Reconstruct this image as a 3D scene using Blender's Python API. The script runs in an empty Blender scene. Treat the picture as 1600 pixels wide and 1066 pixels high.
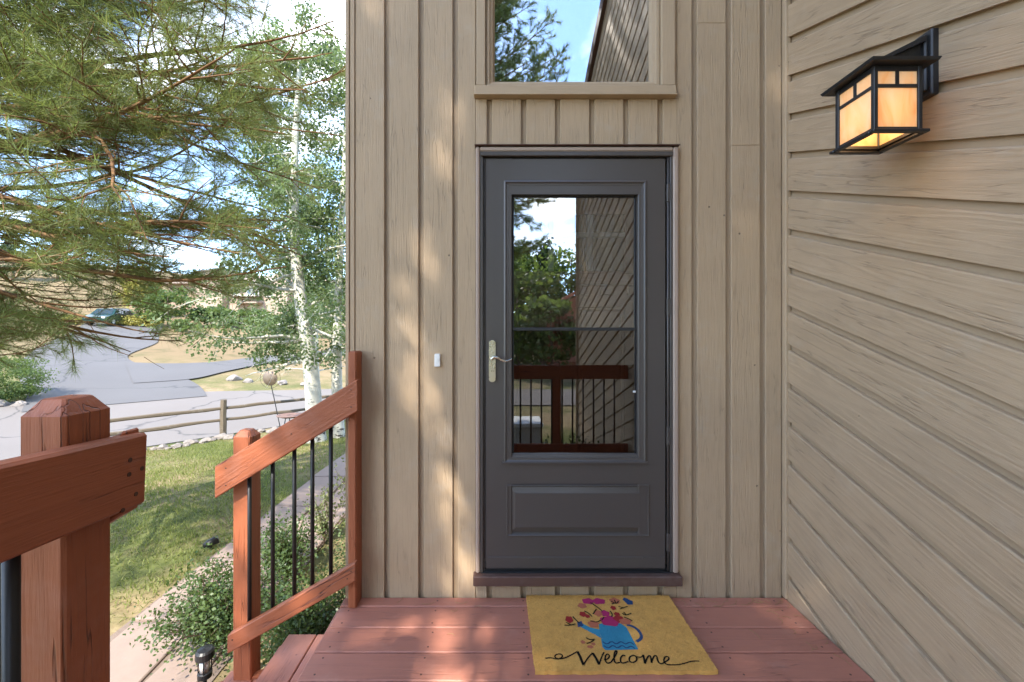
import bpy, bmesh, math, random
import numpy as np
from mathutils import Vector, Matrix, noise as mnoise

scene = bpy.context.scene
COL = scene.collection
PI = math.pi

# ------------------------------------------------------------------ camera
cam_d = bpy.data.cameras.new('camera')
cam = bpy.data.objects.new('camera', cam_d); COL.objects.link(cam)
cam.location = (0.0, -2.095, 1.311)
cam.rotation_euler = (PI/2, 0, 0)
cam_d.sensor_width = 36.0
cam_d.lens = 36.0*660/1600
cam_d.shift_x = 26/1600
cam_d.shift_y = -13/1600
cam_d.clip_start = 0.02
cam_d.clip_end = 2000
scene.camera = cam

# ------------------------------------------------------------------ light
TO_SUN = Vector((-0.32, -1.0, 1.10)).normalized()
SUN_EL = math.asin(TO_SUN.z)
SUN_AZ = math.atan2(TO_SUN.x, TO_SUN.y)
world = bpy.data.worlds.new('World'); scene.world = world
world.use_nodes = True
nt = world.node_tree; nt.nodes.clear()
def wn(t, **kw):
    n = nt.nodes.new(t)
    for k, v in kw.items(): setattr(n, k, v)
    return n
wout = wn('ShaderNodeOutputWorld'); wbg = wn('ShaderNodeBackground')
sky = wn('ShaderNodeTexSky'); sky.sky_type = 'NISHITA'; sky.sun_disc = False
sky.sun_elevation = SUN_EL; sky.sun_rotation = SUN_AZ
sky.altitude = 2200; sky.air_density = 1.0; sky.dust_density = 0.15; sky.ozone_density = 1.6
wtc = wn('ShaderNodeTexCoord'); wsep = wn('ShaderNodeSeparateXYZ')
nt.links.new(wtc.outputs['Generated'], wsep.inputs[0])
wadd = wn('ShaderNodeMath', operation='ADD'); wadd.inputs[1].default_value = 0.22
wmx = wn('ShaderNodeMath', operation='MAXIMUM'); wmx.inputs[1].default_value = 0.05
nt.links.new(wsep.outputs['Z'], wadd.inputs[0]); nt.links.new(wadd.outputs[0], wmx.inputs[0])
wdx = wn('ShaderNodeMath', operation='DIVIDE'); wdy = wn('ShaderNodeMath', operation='DIVIDE')
nt.links.new(wsep.outputs['X'], wdx.inputs[0]); nt.links.new(wmx.outputs[0], wdx.inputs[1])
nt.links.new(wsep.outputs['Y'], wdy.inputs[0]); nt.links.new(wmx.outputs[0], wdy.inputs[1])
wcomb = wn('ShaderNodeCombineXYZ'); wcomb.inputs[2].default_value = 8.2
nt.links.new(wdx.outputs[0], wcomb.inputs[0]); nt.links.new(wdy.outputs[0], wcomb.inputs[1])
wno = wn('ShaderNodeTexNoise'); wno.inputs['Scale'].default_value = 1.15
wno.inputs['Detail'].default_value = 6; wno.inputs['Roughness'].default_value = 0.56
wno.inputs['Distortion'].default_value = 0.35
nt.links.new(wcomb.outputs[0], wno.inputs['Vector'])
wr = wn('ShaderNodeValToRGB')
wr.color_ramp.elements[0].position = 0.50; wr.color_ramp.elements[0].color = (0, 0, 0, 1)
wr.color_ramp.elements[1].position = 0.67; wr.color_ramp.elements[1].color = (1, 1, 1, 1)
nt.links.new(wno.outputs['Fac'], wr.inputs[0])
wmix = wn('ShaderNodeMix', data_type='RGBA')
nt.links.new(wr.outputs[0], wmix.inputs[0])
nt.links.new(sky.outputs[0], wmix.inputs[6])
wmix.inputs[7].default_value = (7.6, 7.8, 8.1, 1)
nt.links.new(wmix.outputs[2], wbg.inputs['Color'])
wbg.inputs['Strength'].default_value = 0.15
nt.links.new(wbg.outputs[0], wout.inputs['Surface'])

sun_d = bpy.data.lights.new('sun', 'SUN'); sun_d.energy = 2.05
sun_d.angle = math.radians(0.6); sun_d.color = (1.0, 0.93, 0.82)
sun = bpy.data.objects.new('sun', sun_d); COL.objects.link(sun)
sun.rotation_euler = TO_SUN.to_track_quat('Z', 'Y').to_euler()
sun.location = (-6, -20, 22)

scene.view_settings.view_transform = 'Standard'
scene.view_settings.look = 'None'
scene.view_settings.gamma = 1.0
scene.view_settings.use_curve_mapping = False
scene.view_settings.exposure = 2.5
scene.cycles.max_bounces = 5; scene.cycles.diffuse_bounces = 2; scene.cycles.glossy_bounces = 3
scene.cycles.transmission_bounces = 4; scene.cycles.transparent_max_bounces = 8
scene.cycles.caustics_reflective = False; scene.cycles.caustics_refractive = False

# ------------------------------------------------------------------ helpers
class MB:
    """collects shapes, then builds ONE mesh"""
    def __init__(self): self.v = []; self.f = []
    def add(self, vs, fs):
        o = len(self.v); self.v += [tuple(p) for p in vs]
        self.f += [tuple(i+o for i in f) for f in fs]
        return self
    def box(self, x0, x1, y0, y1, z0, z1):
        return self.add([(x, y, z) for x in (x0, x1) for y in (y0, y1) for z in (z0, z1)],
                        [(0,1,3,2),(4,6,7,5),(0,4,5,1),(2,3,7,6),(0,2,6,4),(1,5,7,3)])
    def cbox(self, x0, x1, y0, y1, z0, z1, c=0.003):
        lo = (x0, y0, z0); hi = (x1, y1, z1); vs = []; ix = {}
        for sx in (0, 1):
            for sy in (0, 1):
                for sz in (0, 1):
                    s = (sx, sy, sz)
                    for ax in range(3):
                        p = []
                        for k in range(3):
                            b = hi[k] if s[k] else lo[k]
                            if k != ax: b += -c if s[k] else c
                            p.append(b)
                        ix[(s, ax)] = len(vs); vs.append(p)
        fs = []
        for ax in range(3):
            o = [k for k in range(3) if k != ax]
            for sv in (0, 1):
                q = []
                for a, b in ((0,0),(0,1),(1,1),(1,0)):
                    s = [0,0,0]; s[ax] = sv; s[o[0]] = a; s[o[1]] = b
                    q.append(ix[(tuple(s), ax)])
                fs.append(tuple(q))
            for a in (0, 1):
                for b in (0, 1):
                    s0 = [0,0,0]; s0[o[0]] = a; s0[o[1]] = b; s1 = list(s0); s1[ax] = 1
                    s0 = tuple(s0); s1 = tuple(s1)
                    fs.append((ix[(s0,o[0])], ix[(s1,o[0])], ix[(s1,o[1])], ix[(s0,o[1])]))
        for sx in (0, 1):
            for sy in (0, 1):
                for sz in (0, 1):
                    s = (sx, sy, sz); fs.append(tuple(ix[(s, k)] for k in range(3)))
        return self.add(vs, fs)
    def prism(self, poly, fn, t0, t1):
        """poly of 2-D points extruded from t0 to t1; fn(a, b, t) -> xyz"""
        n = len(poly)
        vs = [fn(a, b, t0) for a, b in poly] + [fn(a, b, t1) for a, b in poly]
        fs = [tuple(range(n)), tuple(range(2*n-1, n-1, -1))]
        fs += [(i, (i+1) % n, n+(i+1) % n, n+i) for i in range(n)]
        return self.add(vs, fs)
    def tube(self, path, rad, sides=8, caps=True):
        path = [Vector(p) for p in path]
        if not hasattr(rad, '__len__'): rad = [rad]*len(path)
        vs = []; n = len(path)
        t = (path[1]-path[0]).normalized()
        u = t.orthogonal().normalized()
        for i, p in enumerate(path):
            t = (path[min(i+1, n-1)]-path[max(i-1, 0)]).normalized()
            u = (u - t*u.dot(t)).normalized(); w = t.cross(u)
            for k in range(sides):
                a = 2*PI*k/sides
                vs.append(p + (u*math.cos(a)+w*math.sin(a))*rad[i])
        fs = []
        for i in range(n-1):
            for k in range(sides):
                k2 = (k+1) % sides
                fs.append((i*sides+k, i*sides+k2, (i+1)*sides+k2, (i+1)*sides+k))
        if caps:
            fs.append(tuple(range(sides-1, -1, -1))); fs.append(tuple(range((n-1)*sides, n*sides)))
        return self.add(vs, fs)
    def lathe(self, prof, c, sides=24):
        """prof of (r, z) about the vertical through c"""
        vs = []; n = len(prof)
        for r, z in prof:
            for k in range(sides):
                a = 2*PI*k/sides; vs.append((c[0]+r*math.cos(a), c[1]+r*math.sin(a), c[2]+z))
        fs = []
        for i in range(n-1):
            for k in range(sides):
                k2 = (k+1) % sides
                fs.append((i*sides+k, i*sides+k2, (i+1)*sides+k2, (i+1)*sides+k))
        fs.append(tuple(range(sides-1, -1, -1))); fs.append(tuple(range((n-1)*sides, n*sides)))
        return self.add(vs, fs)
    def ring(self, ox0, ox1, oz0, oz1, prof):
        """mitred frame in the XZ plane; prof = list of (inset, y)"""
        vs = []
        for ins, y in prof:
            vs += [(ox0+ins, y, oz0+ins), (ox1-ins, y, oz0+ins), (ox1-ins, y, oz1-ins), (ox0+ins, y, oz1-ins)]
        fs = []; n = len(prof)
        for i in range(n-1):
            for k in range(4):
                k2 = (k+1) % 4
                fs.append((i*4+k, i*4+k2, (i+1)*4+k2, (i+1)*4+k))
        return self.add(vs, fs)
    def mesh(self, name, smooth=False, recalc=True):
        me = bpy.data.meshes.new(name)
        me.from_pydata(self.v, [], self.f)
        if recalc:
            bm = bmesh.new(); bm.from_mesh(me)
            bmesh.ops.recalc_face_normals(bm, faces=bm.faces); bm.to_mesh(me); bm.free()
        if smooth: me.shade_smooth()
        me.update(); return me
    def build(self, name, mat, parent=None, smooth=False, loc=None, mats=None, recalc=True):
        return obj(name, self.mesh(name, smooth, recalc), mat, parent, loc)

def obj(name, me, mat=None, parent=None, loc=None):
    o = bpy.data.objects.new(name, me); COL.objects.link(o)
    if mat is not None and me is not None and not me.materials: me.materials.append(mat)
    if parent is not None: o.parent = parent
    if loc is not None: o.location = loc
    return o
def empty(name, loc, label, cat, group=None):
    o = bpy.data.objects.new(name, None); COL.objects.link(o); o.location = loc
    o.empty_display_size = 0.1
    return tag(o, label, cat, group)
def tag(o, label=None, cat=None, group=None, kind=None):
    if label: o['label'] = label
    if cat: o['category'] = cat
    if group: o['group'] = group
    if kind: o['kind'] = kind
    return o
def to_local(o, parent):
    """keep world coordinates of a mesh built in world space under a moved empty"""
    o.parent = parent; o.matrix_parent_inverse = Matrix.Translation(-Vector(parent.location))
    return o
def fast_mesh(name, verts, tris, smooth=False, mat_idx=None):
    verts = np.asarray(verts, dtype=np.float32); tris = np.asarray(tris, dtype=np.int32)
    me = bpy.data.meshes.new(name)
    nv = len(verts); nf, k = tris.shape
    me.vertices.add(nv); me.vertices.foreach_set('co', verts.ravel())
    me.loops.add(nf*k); me.loops.foreach_set('vertex_index', tris.ravel())
    me.polygons.add(nf)
    me.polygons.foreach_set('loop_start', np.arange(0, nf*k, k, dtype=np.int32))
    me.polygons.foreach_set('loop_total', np.full(nf, k, dtype=np.int32))
    if mat_idx is not None: me.polygons.foreach_set('material_index', np.asarray(mat_idx, dtype=np.int32))
    me.update(calc_edges=True)
    if smooth: me.shade_smooth()
    return me
PLANK_CACHE = {}
def plank(name, p0, p1, width, thick, normal, mat, parent, c=0.003, skew=(0.0, 0.0), label=None):
    """a board from p0 to p1 (centre line); local X runs with the grain, local Z is the thickness"""
    p0 = Vector(p0); p1 = Vector(p1); L = (p1-p0).length
    key = (round(L, 4), round(width, 4), round(thick, 4), c, skew, mat.name)
    me = PLANK_CACHE.get(key)
    if me is None:
        b = MB().cbox(0, L, -width/2, width/2, -thick/2, thick/2, c)
        if skew != (0.0, 0.0):
            b.v = [(x + y*(skew[0]*(1-x/L)+skew[1]*(x/L)), y, z) for x, y, z in b.v]
        me = b.mesh(name); me.materials.append(mat); PLANK_CACHE[key] = me
    o = obj(name, me)
    X = (p1-p0).normalized(); Z = Vector(normal); Z = (Z - X*Z.dot(X)).normalized(); Y = Z.cross(X)
    M = Matrix((X, Y, Z)).transposed().to_4x4(); M.translation = p0
    if parent is not None:
        o.parent = parent; o.matrix_parent_inverse = parent_inv(parent)
    o.matrix_basis = M
    if label: o['label'] = label
    return o
def world_of(p):
    W = p.matrix_basis.copy()
    if p.parent is not None: W = world_of(p.parent) @ p.matrix_parent_inverse @ W
    return W
def parent_inv(p): return world_of(p).inverted()

# ------------------------------------------------------------------ materials
def new_mat(name):
    m = bpy.data.materials.new(name); m.use_nodes = True
    t = m.node_tree; t.nodes.clear()
    out = t.nodes.new('ShaderNodeOutputMaterial')
    return m, t, out
def N(t, typ, **kw):
    n = t.nodes.new(typ)
    for k, v in kw.items():
        if k.startswith('i_'):
            key = k[2:]; n.inputs[int(key) if key.isdigit() else key].default_value = v
        else: setattr(n, k, v)
    return n
def LK(t, a, b): t.links.new(a, b)
def ramp(t, fac, stops):
    r = N(t, 'ShaderNodeValToRGB'); e = r.color_ramp.elements
    while len(e) < len(stops): e.new(0.5)
    for i, (p, c) in enumerate(stops):
        e[i].position = p; e[i].color = (c[0], c[1], c[2], 1) if hasattr(c, '__len__') else (c, c, c, 1)
    LK(t, fac, r.inputs[0]); return r.outputs[0]
def mixc(t, fac, a, b, blend='MIX'):
    m = N(t, 'ShaderNodeMix', data_type='RGBA', blend_type=blend)
    for k, v in ((0, fac), (6, a), (7, b)):
        if hasattr(v, 'is_linked') or hasattr(v, 'links'): LK(t, v, m.inputs[k])
        else: m.inputs[k].default_value = v if k == 0 else (v[0], v[1], v[2], 1)
    return m.outputs[2]
def math_(t, op, a, b=0.0, clamp=False):
    m = N(t, 'ShaderNodeMath', operation=op, use_clamp=clamp)
    for k, v in ((0, a), (1, b)):
        if hasattr(v, 'links'): LK(t, v, m.inputs[k])
        else: m.inputs[k].default_value = v
    return m.outputs[0]

def wood_mat(name, base, dark, rough=0.6, grain=0.35, rings=0.3, wear=None, wear_amt=0.0, gscale=1.0, spec=0.35, var=0.12, cracks=0.0, specks=0.0):
    """painted or stained timber; grain runs along local X"""
    m, t, out = new_mat(name)
    tc = N(t, 'ShaderNodeTexCoord'); oi = N(t, 'ShaderNodeObjectInfo')
    off = N(t, 'ShaderNodeVectorMath', operation='SCALE'); off.inputs[0].default_value = (37, 11, 23)
    LK(t, oi.outputs['Random'], off.inputs['Scale'])
    add = N(t, 'ShaderNodeVectorMath', operation='ADD')
    LK(t, tc.outputs['Object'], add.inputs[0]); LK(t, off.outputs[0], add.inputs[1])
    m1 = N(t, 'ShaderNodeMapping'); m1.inputs['Scale'].default_value = (7*gscale, 130*gscale, 130*gscale)
    LK(t, add.outputs[0], m1.inputs[0])
    fine = N(t, 'ShaderNodeTexNoise', i_Scale=1.6, i_Detail=5, i_Roughness=0.62)
    LK(t, m1.outputs[0], fine.inputs['Vector'])
    m2 = N(t, 'ShaderNodeMapping'); m2.inputs['Scale'].default_value = (0.9*gscale, 9*gscale, 9*gscale)
    LK(t, add.outputs[0], m2.inputs[0])
    big = N(t, 'ShaderNodeTexNoise', i_Scale=0.9, i_Detail=2.5, i_Roughness=0.45)
    LK(t, m2.outputs[0], big.inputs['Vector'])
    rg = math_(t, 'SINE', math_(t, 'MULTIPLY', big.outputs['Fac'], 85.0))
    rg = math_(t, 'ADD', math_(t, 'MULTIPLY', rg, 0.5), 0.5)
    # blotches in object space and per-board tone
    bl = N(t, 'ShaderNodeTexNoise', i_Scale=3.0, i_Detail=4, i_Roughness=0.6)
    LK(t, add.outputs[0], bl.inputs['Vector'])
    tone = math_(t, 'ADD', math_(t, 'MULTIPLY', bl.outputs['Fac'], 0.85), math_(t, 'MULTIPLY', oi.outputs['Random'], 0.15))
    fac = math_(t, 'MULTIPLY', math_(t, 'SUBTRACT', tone, 0.2), 1.3, True)
    c = mixc(t, fac, tuple(x*(1+var) for x in base), tuple(x*(1-var) for x in base))
    c = mixc(t, math_(t, 'MULTIPLY', math_(t, 'POWER', rg, 3.0), 0.16*rings), c, dark)
    c = mixc(t, math_(t, 'MULTIPLY', ramp(t, fine.outputs['Fac'], [(0.30, 1.0), (0.46, 0.0)]), 0.20*grain), c, dark)
    if wear is not None:
        wn_ = N(t, 'ShaderNodeTexNoise', i_Scale=5.0, i_Detail=4, i_Roughness=0.7)
        LK(t, add.outputs[0], wn_.inputs['Vector'])
        c = mixc(t, math_(t, 'MULTIPLY', ramp(t, wn_.outputs['Fac'], [(0.56, 0.0), (0.72, 1.0)]), wear_amt), c, wear)
    h = math_(t, 'ADD', math_(t, 'MULTIPLY', fine.outputs['Fac'], grain), math_(t, 'MULTIPLY', rg, rings*0.35))
    if cracks:
        m4 = N(t, 'ShaderNodeMapping'); m4.inputs['Scale'].default_value = (1.3, 22, 22); LK(t, add.outputs[0], m4.inputs[0])
        cn = N(t, 'ShaderNodeTexNoise', i_Scale=1.0, i_Detail=3, i_Roughness=0.5); LK(t, m4.outputs[0], cn.inputs['Vector'])
        gate = ramp(t, bl.outputs['Fac'], [(0.44, 0.0), (0.56, 1.0)])
        cr = math_(t, 'MULTIPLY', ramp(t, math_(t, 'ABSOLUTE', math_(t, 'SUBTRACT', cn.outputs['Fac'], 0.5)), [(0.0, 1.0), (0.012, 0.0)]), gate)
        c = mixc(t, math_(t, 'MULTIPLY', cr, cracks), c, tuple(x*0.35 for x in dark)); h = math_(t, 'SUBTRACT', h, math_(t, 'MULTIPLY', cr, 1.2*cracks))
    if specks:
        vo = N(t, 'ShaderNodeTexVoronoi', i_Scale=6.5); LK(t, add.outputs[0], vo.inputs['Vector'])
        hit = math_(t, 'MULTIPLY', ramp(t, vo.outputs['Distance'], [(0.020, 1.0), (0.040, 0.0)]), specks)
        c = mixc(t, hit, c, tuple(x*0.4 for x in dark)); h = math_(t, 'SUBTRACT', h, hit)
    b = N(t, 'ShaderNodeBsdfPrincipled', i_Roughness=rough)
    b.inputs['Specular IOR Level'].default_value = spec
    LK(t, c, b.inputs['Base Color'])
    bp = N(t, 'ShaderNodeBump', i_Strength=0.8, i_Distance=0.0035)
    LK(t, h, bp.inputs['Height']); LK(t, bp.outputs[0], b.inputs['Normal'])
    LK(t, math_(t, 'ADD', math_(t, 'MULTIPLY', fine.outputs['Fac'], 0.25), rough-0.12), b.inputs['Roughness'])
    LK(t, b.outputs[0], out.inputs[0]); return m
def plain_mat(name, col, rough=0.5, metal=0.0, var=0.08, scale=8.0, bump=0.0, spec=0.5, bscale=None):
    m, t, out = new_mat(name)
    tc = N(t, 'ShaderNodeTexCoord')
    n = N(t, 'ShaderNodeTexNoise', i_Scale=scale, i_Detail=5, i_Roughness=0.6)
    LK(t, tc.outputs['Object'], n.inputs['Vector'])
    c = mixc(t, n.outputs['Fac'], tuple(x*(1-var) for x in col), tuple(min(1, x*(1+var)) for x in col))
    b = N(t, 'ShaderNodeBsdfPrincipled', i_Roughness=rough, i_Metallic=metal)
    b.inputs['Specular IOR Level'].default_value = spec
    LK(t, c, b.inputs['Base Color'])
    LK(t, math_(t, 'ADD', math_(t, 'MULTIPLY', n.outputs['Fac'], 0.2), rough-0.1), b.inputs['Roughness'])
    if bump:
        n2 = N(t, 'ShaderNodeTexNoise', i_Scale=bscale or scale*6, i_Detail=4)
        LK(t, tc.outputs['Object'], n2.inputs['Vector'])
        bp = N(t, 'ShaderNodeBump', i_Strength=bump, i_Distance=0.004)
        LK(t, n2.outputs['Fac'], bp.inputs['Height']); LK(t, bp.outputs[0], b.inputs['Normal'])
    LK(t, b.outputs[0], out.inputs[0]); return m
def leaf_mat(name, a, b_, trans=0.35, scale=3.0, rough=0.5, third=None):
    """foliage: colour varies over space, some light passes through"""
    m, t, out = new_mat(name)
    g = N(t, 'ShaderNodeNewGeometry')
    n = N(t, 'ShaderNodeTexNoise', i_Scale=scale, i_Detail=3)
    LK(t, g.outputs['Position'], n.inputs['Vector'])
    f = math_(t, 'ADD', math_(t, 'MULTIPLY', g.outputs['Random Per Island'], 0.5), math_(t, 'MULTIPLY', n.outputs['Fac'], 0.6))
    st = [(0.3, a), (0.75, b_)] + ([(0.93, third)] if third else [])
    c = ramp(t, f, st)
    d = N(t, 'ShaderNodeBsdfPrincipled', i_Roughness=rough); d.inputs['Specular IOR Level'].default_value = 0.35
    tr = N(t, 'ShaderNodeBsdfTranslucent'); mx = N(t, 'ShaderNodeMixShader', i_0=trans)
    LK(t, c, d.inputs['Base Color'])
    LK(t, mixc(t, 0.5, c, (0.25, 0.32, 0.04), 'MIX'), tr.inputs['Color'])
    LK(t, d.outputs[0], mx.inputs[1]); LK(t, tr.outputs[0], mx.inputs[2])
    LK(t, mx.outputs[0], out.inputs[0]); return m
def glass_mat(name, refl, tint=(0.9, 0.92, 0.92)):
    m, t, out = new_mat(name)
    fr = N(t, 'ShaderNodeFresnel', i_IOR=1.5)
    gl = N(t, 'ShaderNodeBsdfGlossy', i_Roughness=0.0); gl.inputs['Color'].default_value = (0.95, 0.97, 1.0, 1)
    tr = N(t, 'ShaderNodeBsdfTransparent'); tr.inputs['Color'].default_value = (*tint, 1)
    tc = N(t, 'ShaderNodeTexCoord')
    n = N(t, 'ShaderNodeTexNoise', i_Scale=2.2, i_Detail=1); LK(t, tc.outputs['Object'], n.inputs['Vector'])
    bp = N(t, 'ShaderNodeBump', i_Strength=0.05, i_Distance=0.004); LK(t, n.outputs['Fac'], bp.inputs['Height'])
    LK(t, bp.outputs[0], gl.inputs['Normal'])
    mx = N(t, 'ShaderNodeMixShader')
    LK(t, math_(t, 'ADD', fr.outputs[0], refl-0.04, True), mx.inputs[0])
    LK(t, tr.outputs[0], mx.inputs[1]); LK(t, gl.outputs[0], mx.inputs[2])
    LK(t, mx.outputs[0], out.inputs[0]); return m

M = {}
M['siding'] = wood_mat('tan_siding', (0.458, 0.330, 0.208), (0.20, 0.15, 0.10), 0.62, 0.8, 0.25, (0.47, 0.39, 0.30), 0.35, 0.8, 0.3, 0.10, 0.25, 0.8)
M['lap'] = wood_mat('tan_lap_siding', (0.450, 0.322, 0.203), (0.19, 0.14, 0.09), 0.58, 0.6, 0.7, (0.50, 0.41, 0.31), 0.25, 1.0, 0.3, 0.11, 0.35, 0.8)
M['trim'] = wood_mat('tan_trim', (0.462, 0.336, 0.214), (0.20, 0.15, 0.10), 0.58, 0.45, 0.2, None, 0, 1.0, 0.3, 0.06)
M['backing'] = plain_mat('tan_backing', (0.405, 0.295, 0.190), 0.7, var=0.1)
M['casing'] = plain_mat('mauve_tan_casing', (0.40, 0.30, 0.235), 0.5, var=0.05, bump=0.1)
M['red'] = wood_mat('red_stain', (0.325, 0.098, 0.042), (0.13, 0.035, 0.02), 0.5, 0.55, 0.45, (0.42, 0.19, 0.13), 0.3, 1.0, 0.4, 0.13, 0.9, 0.5)
M['deck'] = wood_mat('red_deck_stain', (0.465, 0.188, 0.125), (0.14, 0.045, 0.03), 0.52, 0.45, 0.30, (0.56, 0.29, 0.21), 0.5, 0.8, 0.4, 0.13, 0.3, 0.4)
M['sillbrown'] = wood_mat('brown_sill', (0.115, 0.062, 0.047), (0.05, 0.03, 0.02), 0.55, 0.4, 0.2, (0.3, 0.25, 0.22), 0.2)
M['door'] = plain_mat('charcoal_door_paint', (0.078, 0.067, 0.060), 0.34, var=0.06, scale=3, bump=0.03, bscale=180, spec=0.5)
M['doordark'] = plain_mat('black_seal', (0.012, 0.012, 0.013), 0.5)
M['nickel'] = plain_mat('satin_nickel', (0.62, 0.58, 0.48), 0.28, 1.0, 0.04)
M['bronze'] = plain_mat('dark_bronze', (0.045, 0.045, 0.048), 0.45, 0.6, 0.25, 30, 0.1)
M['black'] = plain_mat('black_metal', (0.018, 0.018, 0.019), 0.42, 0.3, 0.2, 20)
M['glass'] = glass_mat('window_glass', 0.32)
M['doorglass'] = glass_mat('storm_glass', 0.17)
M['lowglass'] = glass_mat('lower_storm_glass', 0.13, (0.62, 0.60, 0.58))
M['muntin'] = plain_mat('grey_muntin', (0.30, 0.28, 0.27), .5)
M['innerglass'] = glass_mat('inner_glass', 0.12, (0.4, 0.4, 0.4))
M['innerdoor'] = wood_mat('brown_entry_door', (0.17, 0.085, 0.06), (0.03, 0.015, 0.01), 0.5, 0.5, 0.5)
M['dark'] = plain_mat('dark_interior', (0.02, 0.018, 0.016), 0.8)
M['white'] = plain_mat('white_plastic', (0.78, 0.77, 0.74), 0.4, var=0.03)
M['weathered'] = wood_mat('weathered_timber', (0.135, 0.105, 0.072), (0.05, 0.038, 0.03), 0.8, 1.0, 0.5, (0.30, 0.28, 0.24), 0.4)
M['bark_pine'] = plain_mat('pine_bark', (0.20, 0.115, 0.062), 0.9, var=0.45, scale=26, bump=0.8, bscale=60, spec=0.15)
M['needle'] = leaf_mat('pine_needles', (0.140, 0.185, 0.072), (0.250, 0.295, 0.130), 0.52, 1.3, 0.40, (0.42, 0.34, 0.12))
M['aspen_leaf'] = leaf_mat('aspen_leaves', (0.095, 0.150, 0.065), (0.185, 0.245, 0.120), 0.46, 1.6, 0.42, (0.28, 0.30, 0.14))
M['far_leaf'] = leaf_mat('far_leaves', (0.050, 0.090, 0.028), (0.110, 0.160, 0.050), 0.45, 0.5)
M['back_leaf'] = leaf_mat('sunlit_leaves', (0.085, 0.135, 0.040), (0.165, 0.225, 0.070), 0.6, 0.5)  # brighter copy of the far leaves; the sunlit look is put into the colour
M['far_conifer'] = leaf_mat('far_conifer', (0.020, 0.038, 0.018), (0.045, 0.068, 0.030), 0.15, 0.5)
M['yellow_leaf'] = leaf_mat('yellow_brush', (0.22, 0.20, 0.05), (0.36, 0.30, 0.06), 0.3, 1.0)
M['shrub_leaf'] = leaf_mat('shrub_leaves', (0.038, 0.075, 0.025), (0.100, 0.150, 0.050), 0.30, 4.0, 0.4)
M['pale_leaf'] = leaf_mat('pale_weed_leaves', (0.13, 0.16, 0.07), (0.26, 0.27, 0.14), 0.35, 4.0)
M['twig'] = plain_mat('brown_twig', (0.13, 0.085, 0.055), 0.85, var=0.3)

def aspen_bark():
    m, t, out = new_mat('aspen_bark')
    tc = N(t, 'ShaderNodeTexCoord')
    mp = N(t, 'ShaderNodeMapping'); mp.inputs['Scale'].default_value = (5, 5, 12); LK(t, tc.outputs['Object'], mp.inputs[0])
    v = N(t, 'ShaderNodeTexNoise', i_Scale=1.6, i_Detail=5, i_Roughness=0.65); LK(t, mp.outputs[0], v.inputs['Vector'])
    sep = N(t, 'ShaderNodeSeparateXYZ'); LK(t, tc.outputs['Object'], sep.inputs[0])
    low = math_(t, 'MULTIPLY', math_(t, 'SUBTRACT', 1.55, sep.outputs['Z']), 0.11, True)
    marks = ramp(t, math_(t, 'ADD', v.outputs['Fac'], low), [(0.66, 0.0), (0.72, 1.0)])
    n2 = N(t, 'ShaderNodeTexNoise', i_Scale=9, i_Detail=4); LK(t, tc.outputs['Object'], n2.inputs['Vector'])
    c = mixc(t, n2.outputs['Fac'], (0.42, 0.41, 0.34), (0.62, 0.60, 0.53))
    c = mixc(t, marks, c, (0.045, 0.038, 0.032))
    b = N(t, 'ShaderNodeBsdfPrincipled', i_Roughness=0.75); LK(t, c, b.inputs['Base Color'])
    bp = N(t, 'ShaderNodeBump', i_Strength=0.4, i_Distance=0.01); LK(t, v.outputs['Fac'], bp.inputs['Height']); LK(t, bp.outputs[0], b.inputs['Normal'])
    LK(t, b.outputs[0], out.inputs[0]); return m
M['bark_aspen'] = aspen_bark()

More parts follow.
